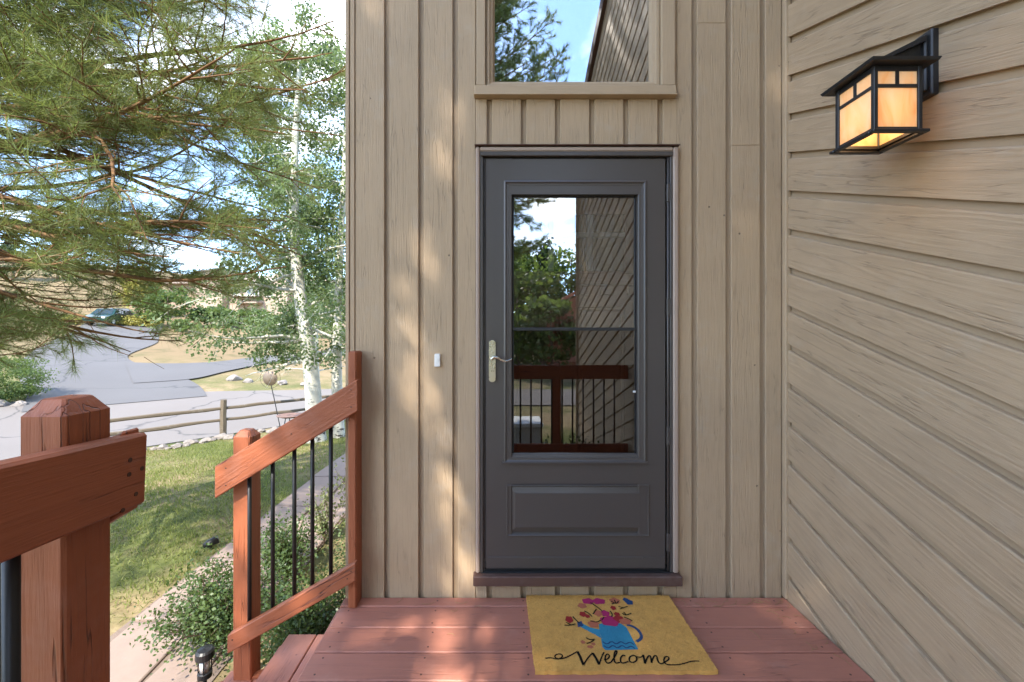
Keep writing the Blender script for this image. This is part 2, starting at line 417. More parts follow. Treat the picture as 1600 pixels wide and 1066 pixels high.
def ground_mat():
    m, t, out = new_mat('yard_ground')
    g = N(t, 'ShaderNodeNewGeometry')
    n1 = N(t, 'ShaderNodeTexNoise', i_Scale=0.55, i_Detail=6, i_Roughness=0.62); LK(t, g.outputs['Position'], n1.inputs['Vector'])
    n2 = N(t, 'ShaderNodeTexNoise', i_Scale=9, i_Detail=6, i_Roughness=0.7); LK(t, g.outputs['Position'], n2.inputs['Vector'])
    n3 = N(t, 'ShaderNodeTexNoise', i_Scale=0.06, i_Detail=5); LK(t, g.outputs['Position'], n3.inputs['Vector'])
    dry = ramp(t, n2.outputs['Fac'], [(0.3, (0.19, 0.135, 0.075)), (0.7, (0.34, 0.265, 0.15))])
    grn = ramp(t, n2.outputs['Fac'], [(0.3, (0.060, 0.075, 0.022)), (0.7, (0.150, 0.165, 0.058))])
    yard = mixc(t, ramp(t, n1.outputs['Fac'], [(0.42, 0.0), (0.60, 1.0)]), grn, dry)
    # farther slopes are dry golden grass with scrub
    sep = N(t, 'ShaderNodeSeparateXYZ'); LK(t, g.outputs['Position'], sep.inputs[0])
    far = math_(t, 'MULTIPLY', math_(t, 'SUBTRACT', sep.outputs['Y'], 14.0), 0.10, True)
    scrub = ramp(t, n3.outputs['Fac'], [(0.40, (0.215, 0.155, 0.085)), (0.62, (0.265, 0.195, 0.110)), (0.75, (0.10, 0.105, 0.045))])
    n4 = N(t, 'ShaderNodeTexNoise', i_Scale=0.8, i_Detail=4, i_Roughness=0.65); LK(t, g.outputs['Position'], n4.inputs['Vector'])
    scrub = mixc(t, ramp(t, n4.outputs['Fac'], [(0.52, 0.0), (0.66, 0.8)]), scrub, (0.095, 0.095, 0.042))
    scrub = mixc(t, math_(t, 'MULTIPLY', n2.outputs['Fac'], 0.4), scrub, (0.17, 0.12, 0.065))
    c = mixc(t, far, yard, scrub)
    b = N(t, 'ShaderNodeBsdfPrincipled', i_Roughness=0.95); b.inputs['Specular IOR Level'].default_value = 0.1
    LK(t, c, b.inputs['Base Color'])
    bp = N(t, 'ShaderNodeBump', i_Strength=0.6, i_Distance=0.03); LK(t, n2.outputs['Fac'], bp.inputs['Height']); LK(t, bp.outputs[0], b.inputs['Normal'])
    LK(t, b.outputs[0], out.inputs[0]); return m
M['ground'] = ground_mat()
def asphalt_mat(name, a, b_):
    m, t, out = new_mat(name)
    g = N(t, 'ShaderNodeNewGeometry')
    n1 = N(t, 'ShaderNodeTexNoise', i_Scale=0.35, i_Detail=5); LK(t, g.outputs['Position'], n1.inputs['Vector'])
    n2 = N(t, 'ShaderNodeTexNoise', i_Scale=60, i_Detail=3); LK(t, g.outputs['Position'], n2.inputs['Vector'])
    v = N(t, 'ShaderNodeTexVoronoi', feature='DISTANCE_TO_EDGE', i_Scale=0.16)
    w = N(t, 'ShaderNodeTexNoise', i_Scale=0.5, i_Detail=4); LK(t, g.outputs['Position'], w.inputs['Vector'])
    wv = N(t, 'ShaderNodeVectorMath', operation='MULTIPLY_ADD'); LK(t, w.outputs['Color'], wv.inputs[0])
    wv.inputs[1].default_value = (2.2, 2.2, 2.2); LK(t, g.outputs['Position'], wv.inputs[2])
    LK(t, wv.outputs[0], v.inputs['Vector'])
    c = mixc(t, n1.outputs['Fac'], a, b_)
    c = mixc(t, math_(t, 'MULTIPLY', n2.outputs['Fac'], 0.35), c, tuple(x*0.6 for x in a))
    c = mixc(t, ramp(t, v.outputs['Distance'], [(0.0, 0.7), (0.010, 0.0)]), c, (0.05, 0.05, 0.05))
    b = N(t, 'ShaderNodeBsdfPrincipled', i_Roughness=0.9); b.inputs['Specular IOR Level'].default_value = 0.25
    LK(t, c, b.inputs['Base Color'])
    bp = N(t, 'ShaderNodeBump', i_Strength=0.4, i_Distance=0.01); LK(t, n2.outputs['Fac'], bp.inputs['Height']); LK(t, bp.outputs[0], b.inputs['Normal'])
    LK(t, b.outputs[0], out.inputs[0]); return m
M['asphalt'] = asphalt_mat('asphalt', (0.112, 0.106, 0.102), (0.150, 0.143, 0.138))
M['oldroad'] = asphalt_mat('worn_road', (0.175, 0.155, 0.138), (0.225, 0.200, 0.180))
M['flag'] = plain_mat('pink_sandstone', (0.29, 0.215, 0.175), 0.8, var=0.22, scale=5, bump=0.35, bscale=30)
M['rock'] = plain_mat('fieldstone', (0.23, 0.20, 0.175), 0.9, var=0.35, scale=4, bump=0.5, bscale=16)
M['grass'] = leaf_mat('grass_blades', (0.135, 0.172, 0.040), (0.270, 0.275, 0.095), 0.42, 0.9, 0.6, (0.42, 0.34, 0.18))

# ------------------------------------------------------------------ terrain
def sm(t): t = np.clip(t, 0, 1); return t*t*(3-2*t)
def fence_s(x, y): return (x+6.5)*-0.73 + (y-8.0)*0.68
def H(x, y):
    x = np.asarray(x, float); y = np.asarray(y, float)
    s = fence_s(x, y)
    z = -0.69 - 0.48*sm((s+6.5)/6.5) - 0.30*sm(s/1.5)
    z = z + 0.10*np.clip(s-5, 0, None) + 0.085*np.clip(s-45, 0, 80) - 0.10*np.clip(s-150, 0, None)
    z = z + np.where(s > 48, 1.1*np.sin(x*0.045+1.3)*np.cos(y*0.05), 0)*np.clip((s-48)/30, 0, 1)
    return z
def hz(x, y): return float(H(x, y))
def warp(n, lo, hi, c, p):
    u = np.linspace(-1, 1, n); v = np.sign(u)*np.abs(u)**p
    return np.where(v < 0, c+v*(c-lo), c+v*(hi-c))
gx = warp(190, -230, 120, -5, 2.4); gy = warp(200, -80, 240, 6, 2.4)
GX, GY = np.meshgrid(gx, gy); GZ = H(GX, GY)
gv = np.stack([GX.ravel(), GY.ravel(), GZ.ravel()], 1)
nx, ny = len(gx), len(gy)
ii = (np.arange(ny-1)[:, None]*nx+np.arange(nx-1)[None, :]).ravel()
gf = np.stack([ii, ii+1, ii+nx+1, ii+nx], 1)
ground = obj('ground', fast_mesh('ground', gv, gf, True), M['ground']); tag(ground, kind='structure')

def ribbon(name, left, right, mat, dz, sub=6):
    """sheet between two polylines, draped on the terrain"""
    def res(p, n):
        p = np.array(p, float); d = np.r_[0, np.cumsum(np.linalg.norm(np.diff(p, axis=0), axis=1))]
        t = np.linspace(0, d[-1], n); q = np.stack([np.interp(t, d, p[:, k]) for k in (0, 1)], 1)
        for _ in range(6):
            q[1:-1] = (q[:-2]+2*q[1:-1]+q[2:])/4
        return q
    n = 60; a = res(left, n); b = res(right, n); k = 14
    vs = []; fs = []
    for i in range(n):
        for j in range(k+1):
            p = a[i]*(1-j/k)+b[i]*j/k; vs.append((p[0], p[1], hz(p[0], p[1])+dz))
    for i in range(n-1):
        for j in range(k):
            q = i*(k+1)+j; fs.append((q, q+1, q+k+2, q+k+1))
    o = obj(name, fast_mesh(name, vs, fs, True), mat); return tag(o, kind='structure')
FD = np.array((0.68, 0.73)); FN = np.array((-0.73, 0.68)); F0 = np.array((-6.5, 8.0))
def fp(t, s): p = F0+FD*t+FN*s; return (float(p[0]), float(p[1]))
road = ribbon('road', [fp(-30, 0.75), fp(-10, 0.75), fp(0, 0.75), fp(14, 0.8), fp(40, 1.0)],
              [fp(-30, 10.2), fp(-10, 9.9), fp(-3.3, 9.7), fp(1.8, 8.9), fp(5.7, 6.6), fp(14, 6.2), fp(40, 6.2)], M['oldroad'], 0.035)
drive = ribbon('driveway_asphalt', [(-14.6, 10.9), (-15.8, 12.2), (-21.8, 17.0), (-26.2, 22.1), (-31.2, 28.9), (-37, 36)],
               [(-11.2, 14.3), (-12.2, 15.6), (-14.4, 17.4), (-18.9, 19.8), (-20.8, 21.6), (-23.3, 27.1), (-27.3, 32.2), (-33, 40)], M['asphalt'], 0.055)
drive2 = ribbon('side_driveway', [(-19.0, 19.6), (-17.2, 19.9), (-15.6, 21.3), (-14.9, 24.2), (-12.3, 29.8), (-8, 37)],
                [(-15.0, 15.4), (-13.5, 16.9), (-13.6, 19.0), (-13.1, 23.1), (-11.2, 27.3), (-7, 34)], M['asphalt'], 0.075)
back_drive = ribbon('driveway_back', [(-12, -9.4), (0, -9.4), (20, -9.0)], [(-12, -12.6), (0, -12.6), (20, -12.2)], M['oldroad'], 0.03)

# ------------------------------------------------------------------ the house
def wx(px): return (px-774)/315.0           # wall plane scale, metres from the wall's own origin
def wz(py): return 1.311+(520-py)/315.0
house = empty('house', (0, 0, -0.69), 'tan wood sided house with charcoal storm door and diagonal side wall', 'house')
def hpart(o, parent=None):
    o.parent = parent or house
    o.matrix_parent_inverse = parent_inv(o.parent); return o
X_L, X_R = wx(541), 1.435
WTOP = 5.7
WIN = (wx(773), wx(1012), wz(129), 4.15)        # glass opening of the upper window
DOOR = (wx(750), wx(1049), wz(892), wz(240))    # rough opening of the door
b = MB()
yb0, yb1 = 0.0175, 0.16
ox0, ox1, oz0, oz1 = wx(759), wx(1031), wz(137), 4.19
b.box(X_L+.004, DOOR[0], yb0, yb1, -0.75, WTOP); b.box(DOOR[1], X_R+.03, yb0, yb1, -0.75, WTOP)
b.box(DOOR[0], DOOR[1], yb0, yb1, -0.75, DOOR[2]); b.box(DOOR[0], DOOR[1], yb0, yb1, DOOR[3], oz0)
b.box(DOOR[0], ox0, yb0, yb1, oz0, oz1); b.box(ox1, DOOR[1], yb0, yb1, oz0, oz1)
b.box(DOOR[0], DOOR[1], yb0, yb1, oz1, WTOP)
front_wall = hpart(b.build('front_wall', M['backing']))
# left return wall of the house
left_wall = hpart(MB().box(X_L+.004, X_L+.12, 0.161, 5.0, -0.75, WTOP).build('return_wall', M['backing']))
for k in range(28):
    y0 = 0.05+k*0.1698
    hpart(plank('siding_board', (X_L-.002, y0+.0725, -0.75), (X_L-.002, y0+.0725, WTOP), 0.145, 0.014, (-1, 0, 0), M['siding'], None), left_wall)
# near-black room box added behind the openings against light leaks; darkness is painted
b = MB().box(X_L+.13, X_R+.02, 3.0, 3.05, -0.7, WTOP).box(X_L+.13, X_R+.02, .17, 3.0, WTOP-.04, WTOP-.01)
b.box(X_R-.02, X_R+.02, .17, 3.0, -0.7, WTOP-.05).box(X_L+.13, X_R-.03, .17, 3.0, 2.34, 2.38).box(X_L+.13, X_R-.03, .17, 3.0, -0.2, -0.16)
hpart(b.build('dark_room_box', M['dark']))
# roof slab above the frame
b = MB(); b.prism([(-0.35, WTOP+.02), (5.3, WTOP+1.9), (5.3, WTOP+2.1), (-0.35, WTOP+.22)], lambda a, c, t: (t, a, c), X_L-.35, X_R-.06)
hpart(b.build('roof', M['sillbrown']))

# vertical channel siding: every board its own piece
GR = [600.5+53.4*k for k in range(12)]
cols = [(555, GR[0])]+[(GR[k]+8.3, GR[k+1]) for k in range(11)]+[(GR[11]+8.3, 1221)]
random.seed(4)
def board(x0, x1, z0, z1):
    xc = (wx(x0)+wx(x1))/2
    o = plank('siding_board', (xc, 0.009+random.uniform(-.0012, .0012), z0), (xc, 0.009, z1), wx(x1)-wx(x0), 0.018, (0, -1, 0), M['siding'], None, 0.0022)
    hpart(o, front_wall)
joints = {10: [36], 11: [227]}
for k, (a, c) in enumerate(cols):
    if k <= 2 or k >= 10:
        zs = [-0.75]+sorted(wz(j) for j in joints.get(k, []))+[WTOP]
        for z0, z1 in zip(zs[:-1], zs[1:]): board(a, c, z0+(.0004 if z0 > 0 else 0), z1-.0004)
    elif k == 3:
        board(a, 743.2, -0.75, WTOP); board(743.4, c, wz(230), wz(154.5))
    elif k == 9:
        board(1058, c, -0.75, WTOP); board(a, 1057.8, wz(230), wz(154.5)); board(1052.6, 1057.8, wz(154), WTOP)
    else:
        board(a, c, wz(230), wz(154.5)); board(a, c, -0.75, wz(908)); board(a, c, 4.22, WTOP)
# pieces of columns 3 and 9 under the threshold
board(743.8, GR[3], -0.75, wz(908)); board(GR[8]+8.3, 1057.5, -0.75, wz(908))
# corner boards
for a, c, yo in ((541, 546.5, -.012), (547, 554.5, -.006)):
    hpart(plank('corner_board', ((wx(a)+wx(c))/2, yo/2+.006, -0.75), ((wx(a)+wx(c))/2, yo/2+.006, WTOP), wx(c)-wx(a), .012-yo, (0, -1, 0), M['trim'], None, .002), front_wall)
hpart(plank('corner_board', (wx(1226.7), -.006, 0.003), (wx(1226.7), -.006, WTOP), wx(1231)-wx(1222.4), .036, (0, -1, 0), M['trim'], None, .003), front_wall)

# upper window
window = hpart(MB().ring(wx(759), wx(1031), wz(137), 4.19, [(0, .0), (0.004, -.004), (.018, -.004), (.022, .006), (.034, .010), (.040, .022), ((773-759)/315., .030), ((773-759)/315., .06)]).build('window', M['trim']))
hpart(MB().box(wx(772.5), wx(1019), .034, .038, wz(131), 4.16).build('pane', M['glass']), window)
for a, c in ((744.5, 758.6), (1031.4, 1052.5)):
    hpart(plank('casing', ((wx(a)+wx(c))/2, -.004, wz(137)), ((wx(a)+wx(c))/2, -.004, 4.25), wx(c)-wx(a), .034, (0, -1, 0), M['trim'], None, .003), window)
hpart(plank('casing', (wx(759), -.004, 4.225), (wx(1031), -.004, 4.225), .06, .032, (0, -1, 0), M['trim'], None, .003), window)
hpart(plank('sill', (wx(741.5), -.008, wz(145.2)), (wx(1053.5), -.008, wz(145.2)), (152-137.4)/315, .042, (0, -1, 0), M['trim'], None, .003), window)
hpart(plank('drip_edge', (wx(741), -.012, wz(153.2)), (wx(1054), -.012, wz(153.2)), .007, .054, (0, -1, 0), M['trim'], None, .001), window)

# door surround
surround = hpart(MB().box(DOOR[0]+.001, DOOR[0]+.006, .02, .15, DOOR[2], DOOR[3]).build('door_surround', M['doordark']))
prof = [(0, .012), (0, -.012), (.006, -.017), (.015, -.014), (.019, -.006), (.026, -.006)]
for a, c in ((743.5, 750), (1049, 1057.5)):
    xc = (wx(a)+wx(c))/2
    hpart(plank('casing', (xc, -.006, DOOR[2]), (xc, -.006, wz(232.3)), wx(c)-wx(a), .038, (0, -1, 0), M['casing'], None, .006), surround)
hpart(plank('casing', (wx(750.3), -.008, wz(236)), (wx(1048.7), -.008, wz(236)), 7/315., .034, (0, -1, 0), M['casing'], None, .005), surround)
hpart(plank('drip_cap', (wx(742), -.012, wz(230.6)), (wx(1058.5), -.012, wz(230.6)), .0045, .046, (0, -1, 0), M['sillbrown'], None, .0015), surround)
hpart(plank('threshold', (wx(740), -.020, wz(900)), (wx(1060), -.020, wz(900)), 15/315., .062, (0, -1, 0), M['sillbrown'], None, .004), surround)
hpart(plank('threshold_plate', (wx(752), .03, wz(891.5)), (wx(1047), .03, wz(891.5)), .008, .10, (0, -1, 0), M['doordark'], None, .001), surround)

# storm door: frame, slab, mouldings, glass, hardware
def dr(px): return wx(px)
yF = -.012                                  # face of the slab
storm = MB()
sx0, sx1, sz0, sz1 = wx(758.5), wx(1039), wz(886.5), wz(248.8)
gx0, gx1, gz0, gz1 = wx(800), wx(996), wz(714), wz(305)
storm.cbox(sx0, gx0, yF, yF+.042, sz0, sz1, .004); storm.cbox(gx1, sx1, yF, yF+.042, sz0, sz1, .004)
storm.box(gx0-.004, gx1+.004, yF, yF+.04, gz1, sz1-.004)
storm.box(gx0-.004, gx1+.004, yF, yF+.04, wz(755), gz0)
storm.box(gx0-.004, gx1+.004, yF, yF+.04, sz0+.004, wz(836))
storm.box(gx0-.004, gx1+.004, yF+.012, yF+.04, wz(836), wz(755))
storm_door = hpart(storm.build('storm_door', M['door'])); storm_door['label'] = 'charcoal storm door with tall glass and one raised panel'
def sp(o): return hpart(o, storm_door)
b = MB()                                    # jamb frame around the slab
b.cbox(wx(750.5), wx(755), -.020, .03, DOOR[2], wz(240.4), .002); b.cbox(wx(755.4), wx(757.6), -.008, .03, DOOR[2], wz(248), .001)
b.cbox(wx(1044.6), wx(1048.7), -.020, .03, DOOR[2], wz(240.4), .002)
b.cbox(wx(750.8), wx(1048.4), -.028, .03, wz(247.2), wz(240.2), .003)
sp(b.build('jamb_frame', M['door']))
sp(MB().box(wx(757), wx(1045), .0, .04, wz(249.6), wz(247.4)).build('head_seal', M['doordark']))
sp(MB().box(wx(758), wx(1044.5), -.008, .03, wz(890.5), wz(886.8)).build('sweep_seal', M['doordark']))
b = MB().tube([(wx(1041.8), -.014, DOOR[2]+.01), (wx(1041.8), -.014, wz(249))], .0055, 10)
sp(b.build('hinge_rail', M['door'], smooth=True))
for zc in (303, 480, 680, 845):
    bb = MB().cbox(wx(1039.6), wx(1044.2), -.0215, -.008, wz(zc+14), wz(zc-14), .002)
    for q in (-9, 9): bb.lathe([(.003, 0), (.003, .004)], (wx(1041.8), -.0215, wz(zc+q)), 8)
    sp(bb.build('hinge', M['door']))
# moulding round the glass
mw = (801-787)/315.
sp(MB().ring(wx(787), wx(1008.5), wz(722), wz(284), [(0, yF+.002), (0, yF-.005), (.008, yF-.008), (.014, yF-.002), (.024, yF-.001), (.028, yF+.006), (.036, yF+.008), (.041, yF+.016), (.041, yF+.030)]).build('glass_moulding', M['door']))
sp(MB().cbox(wx(785), wx(1010.5), yF-.013, yF+.002, wz(722.3), wz(720), .001).build('moulding_sill', M['door']))
b = MB().ring(wx(799.8), wx(995.8), wz(715), wz(303.5), [(0, .012), (.006, .010), (.010, .010), (.010, .022)])
sp(b.build('sash', M['bronze']))
sp(MB().cbox(wx(801), wx(995), .004, .020, wz(516.8), wz(512), .0015).build('meeting_rail', M['bronze']))
sp(MB().box(wx(801), wx(995), .0165, .0195, wz(512.5), wz(305)).build('pane', M['doorglass']))
sp(MB().box(wx(801), wx(995), .0125, .0155, wz(714), wz(516.5)).build('pane', M['lowglass']))
sp(MB().cbox(wx(990), wx(994), .004, .012, wz(614), wz(611), .001).build('sash_latch', M['white']))
# raised panel
sp(MB().ring(wx(791.5), wx(1013), wz(836), wz(756), [(0, yF+.001), (0, yF-.003), (.004, yF-.005), (.008, yF+.001), (.012, yF+.009), (.014, yF+.0095), (.040, yF+.001), (.043, yF-.001), (.0431, yF-.001)]).build('panel_moulding', M['door']))
sp(MB().box(wx(791.5)+.0425, wx(1013)-.0425, yF-.001, yF+.011, wz(836)+.0425, wz(756)-.0425).build('raised_panel', M['door']))
b = MB().cbox(wx(762), wx(1037), yF-.004, yF+.002, wz(885.5), wz(868), .0012)
for q in (827, 1003): b.prism([(math.cos(a)*.004, math.sin(a)*.004) for a in np.linspace(0, 2*PI, 9)[:-1]], lambda u, v, t, q=q: (wx(q)+u, t, wz(869.5)+v), yF-.007, yF-.003)
sp(b.build('kick_strip', M['door']))
# handle set
b = MB()
hx0, hx1, hz0, hz1 = wx(764), wx(774.3), wz(596.5), wz(531.5)
r = (hx1-hx0)/2; xc = (hx0+hx1)/2
poly = [(xc+r*math.cos(a), hz1-r+r*math.sin(a)) for a in np.linspace(0, PI, 13)]+[(xc+r*math.cos(a), hz0+r+r*math.sin(a)) for a in np.linspace(PI, 2*PI, 13)]
b.prism(poly, lambda u, v, t: (u, t, v), yF-.010, yF+.001)
poly2 = [(xc+(u-xc)*.78, (hz0+hz1)/2+(v-(hz0+hz1)/2)*.955) for u, v in poly]
b.prism(poly2, lambda u, v, t: (u, t, v), yF-.013, yF-.009)
zl = wz(559)
b.tube([(xc, yF-.01, zl), (xc, yF-.045, zl)], .0085, 14)
b.tube([(xc-.004, yF-.045, zl-.004), (xc+.008, yF-.048, zl+.006), (xc+.025, yF-.05, zl+.004), (xc+.045, yF-.05, zl-.008), (xc+.065, yF-.049, zl-.014), (xc+.082, yF-.048, zl-.010), (xc+.095, yF-.047, zl-.002)], [.0075, .0075, .006, .0052, .005, .0045, .0032], 12)
zk = wz(579.5)
b.prism([(xc+.0115*math.cos(a), zk+.0115*math.sin(a)) for a in np.linspace(0, 2*PI, 21)[:-1]], lambda u, v, t: (u, t, v), yF-.020, yF-.010)
b.prism([(xc+.0065*math.cos(a), zk+.0065*math.sin(a)) for a in np.linspace(0, 2*PI, 17)[:-1]], lambda u, v, t: (u, t, v), yF-.023, yF-.0195)
sp(b.build('handle', M['nickel'], smooth=False))

# entry door behind the glass, with six lights, a dentil shelf and panels
iy = .095
ib = MB()
ix0, ix1 = wx(757), wx(1042)
def sc(px): return (px-774)/660*(2.095+iy)
def scz(py): return 1.311+(520-py)/660*(2.095+iy)
cl = [(sc(800), sc(857)), (sc(866), sc(917)), (sc(927), sc(977))]
rows = [(scz(424), scz(371)), (scz(363), scz(335))]
ib.box(ix0, cl[0][0], iy, iy+.04, DOOR[2]+.01, DOOR[3]-.01); ib.box(cl[2][1], ix1, iy, iy+.04, DOOR[2]+.01, DOOR[3]-.01)
ib.box(cl[0][0], cl[2][1], iy, iy+.04, rows[1][1], DOOR[3]-.01)
ib.box(cl[0][0], cl[2][1], iy, iy+.04, DOOR[2]+.01, rows[0][0])
entry = hpart(ib.build('entry_door', M['innerdoor'])); entry['label'] = 'dark brown entry door with six small panes behind storm glass'
hpart(MB().cbox(cl[0][0], cl[2][1], iy+.001, iy+.03, rows[0][1], rows[1][0], .003).build('muntin', M['muntin']), entry)
for a, c in ((cl[0][1], cl[1][0]), (cl[1][1], cl[2][0])): hpart(MB().cbox(a, c, iy+.0025, iy+.028, rows[0][0], rows[1][1], .003).build('muntin', M['muntin']), entry)
for a, c in cl:
    for z0, z1 in rows: hpart(MB().box(a, c, iy+.016, iy+.020, z0, z1).build('pane', M['innerglass']), entry)
hpart(MB().cbox(ix0+.02, ix1-.02, iy-.025, iy+.001, scz(446), scz(428), .003).build('shelf', M['innerdoor']), entry)
for q in range(5):
    a = 812+q*42
    hpart(MB().cbox(sc(a), sc(a+20), iy-.018, iy+.001, scz(461), scz(448), .002).build('dentil_block', M['innerdoor']), entry)
for a, c in ((806, 880), (902, 976)):
    hpart(MB().ring(sc(a), sc(c), scz(880), scz(480), [(0, iy-.001), (.004, iy-.006), (.016, iy-.006), (.022, iy-.001)]).build('panel_moulding', M['innerdoor']), entry)

# side wall with diagonal channel siding
TH = math.atan(0.374); ct, st_ = math.cos(TH), math.sin(TH)
SW_END = -5.19
side_poly = [(0.012, -0.75), (-SW_END, -0.75), (-SW_END, 4.62), (0.012, 4.62+0.49*(-SW_END-.012))]   # (a = -y, z)
b = MB().prism(side_poly, lambda a, c, t: (t, -a, c), X_R+.0195, X_R+.14)
side_wall = hpart(b.build('side_wall', M['backing']))
def clip_poly(poly, fn):
    out = []
    for i in range(len(poly)):
        p, q = poly[i], poly[(i+1) % len(poly)]; fpv, fq = fn(p), fn(q)
        if fpv >= 0: out.append(p)
        if (fpv >= 0) != (fq >= 0):
            w = fpv/(fpv-fq); out.append((p[0]+(q[0]-p[0])*w, p[1]+(q[1]-p[1])*w))
    return out
pitch = 59.2/315
wall_clip = [(0.016, -0.74), (-SW_END-.002, -0.74), (-SW_END-.002, 4.60), (0.016, 4.60+0.49*(-SW_END-.018))]
for k in range(-28, 34):
    zc = wz(60.5)-pitch*(k-0)          # lower edge height at the corner
    fw = pitch*ct-.030                  # face width measured square to the board
    lo = lambda p, zc=zc: (p[1]-(zc-p[0]*.374))*ct
    hi = lambda p, zc=zc, fw=fw: fw-(p[1]-(zc-p[0]*.374))*ct
    poly = clip_poly(clip_poly(wall_clip, lo), hi)
    if len(poly) < 3: continue
    # local frame: X along the board, Y square to it, Z out of the wall
    a0, z0 = min(poly); z0 = zc-a0*.374
    loc = [((a-a0)*ct-(z-z0)*st_, (a-a0)*st_+(z-z0)*ct) for a, z in poly]
    area = 0.5*abs(sum(loc[i][0]*loc[(i+1) % len(loc)][1]-loc[(i+1) % len(loc)][0]*loc[i][1] for i in range(len(loc))))
    if area < .004: continue
    bm = bmesh.new()
    vs = [bm.verts.new((u, v, 0)) for u, v in loc]
    f = bm.faces.new(vs)
    if f.normal.z < 0: f.normal_flip()
    r = bmesh.ops.extrude_face_region(bm, geom=[f])
    top = [e for e in r['geom'] if isinstance(e, bmesh.types.BMVert)]
    bmesh.ops.translate(bm, verts=top, vec=(0, 0, .0195))
    bmesh.ops.recalc_face_normals(bm, faces=bm.faces)
    bm.edges.ensure_lookup_table()
    es = [e for e in bm.edges if all(v.co.z > .01 for v in e.verts) and min(v.co.y for v in e.verts) > fw-.004]
    if es: bmesh.ops.bevel(bm, geom=es, offset=.006, segments=2, affect='EDGES', profile=.5)
    me = bpy.data.meshes.new('siding_board'); bm.to_mesh(me); bm.free(); me.materials.append(M['lap'])
    o = obj('siding_board', me)
    Xa = Vector((0, -ct, -st_)); Ya = Vector((0, -st_, ct)); Za = Xa.cross(Ya)
    # Za must point to -x (out of the wall)
    MM = Matrix((Xa, Ya, Za)).transposed().to_4x4(); MM.translation = (X_R+.0195 if Za.x < 0 else X_R, -a0, z0)
    hpart(o, side_wall); o.matrix_basis = MM
# rake board on top of the side wall and its end trim
b = MB().prism([(-SW_END+.25, 4.62-.125), (-.2, 4.62+0.49*(-SW_END+.2)), (-.2, 4.62+0.49*(-SW_END+.2)+.2), (-SW_END+.25, 4.62+.075)], lambda a, c, t: (t, -a, c), X_R-.05, X_R+.2)
hpart(b.build('rake_board', M['sillbrown']), side_wall)
hpart(plank('corner_board', (X_R+.05, SW_END-.012, -0.75), (X_R+.05, SW_END-.012, 4.60), .18, .022, (0, -1, 0), M['trim'], None), side_wall)
# the nearest end of that wing closes the house on the right
hpart(MB().box(X_R+.141, X_R+3.0, SW_END+.02, 5.0, -0.75, 4.4).build('wing_core', M['backing']), side_wall)

# door bell
bell = empty('doorbell', (wx(684), 0, wz(563)), 'small white doorbell button on tan siding left of door', 'doorbell')
o = MB().cbox(wx(679.3), wx(688.3), -.014, .0005, wz(573), wz(553), .003).build('housing', M['white']); to_local(o, bell)
o = MB().prism([(wx(683.8)+.006*math.cos(a), wz(563)+.006*math.sin(a)) for a in np.linspace(0, 2*PI, 17)[:-1]], lambda u, v, t: (u, t, v), -.0175, -.0138).build('button', M['white']); to_local(o, bell)

# ------------------------------------------------------------------ wall lantern
def lantern_glass():
    m, t, out = new_mat('amber_art_glass')
    tc = N(t, 'ShaderNodeTexCoord')
    mp = N(t, 'ShaderNodeMapping'); mp.inputs['Scale'].default_value = (9, 9, 3); LK(t, tc.outputs['Object'], mp.inputs[0])
    n = N(t, 'ShaderNodeTexNoise', i_Scale=2.0, i_Detail=5, i_Distortion=0.8); LK(t, mp.outputs[0], n.inputs['Vector'])
    c = ramp(t, n.outputs['Fac'], [(0.30, (0.95, 0.78, 0.56)), (0.52, (0.98, 0.70, 0.38)), (0.72, (0.92, 0.50, 0.16))])
    d = N(t, 'ShaderNodeBsdfPrincipled', i_Roughness=0.25); LK(t, c, d.inputs['Base Color'])
    LK(t, c, d.inputs['Emission Color']); d.inputs['Emission Strength'].default_value = 0.04
    tr = N(t, 'ShaderNodeBsdfTranslucent'); LK(t, c, tr.inputs['Color'])
    mx = N(t, 'ShaderNodeMixShader', i_0=0.4); LK(t, d.outputs[0], mx.inputs[1]); LK(t, tr.outputs[0], mx.inputs[2])
    LK(t, mx.outputs[0], out.inputs[0]); return m
M['amber'] = lantern_glass()
lx0, lx1, ly0, ly1, lz0, lz1 = 1.166, 1.316, -.795, -.645, 1.936, 2.135
lamp = empty('wall_lantern', (X_R, -.72, 2.05), 'lit mission style lantern with amber glass on diagonal siding', 'lantern')
def lp(b, name, mat, **k): o = b.build(name, mat, **k); return to_local(o, lamp)
b = MB(); tk = .013
for x in (lx0, lx1-tk):
    for y in (ly0, ly1-tk): b.cbox(x, x+tk, y, y+tk, lz0, lz1, .0015)
zm = lz1-.062
for z0, z1 in ((lz1-.016, lz1), (zm-.005, zm+.005), (lz0, lz0+.010)):
    e = .0005
    b.box(lx0+tk, lx1-tk, ly0+.002, ly0+tk-e, z0, z1); b.box(lx0+tk, lx1-tk, ly1-tk+e, ly1-.002, z0, z1)
    b.box(lx0+.002, lx0+tk-e, ly0+tk, ly1-tk, z0, z1); b.box(lx1-tk+e, lx1-.002, ly0+tk, ly1-tk, z0, z1)
xm, ym = (lx0+lx1)/2, (ly0+ly1)/2
for y in (ly0+.003, ly1-.013): b.box(xm-.005, xm+.005, y, y+.010, zm+.005, lz1-.016)
for x in (lx0+.003, lx1-.013): b.box(x, x+.010, ym-.005, ym+.005, zm+.005, lz1-.016)
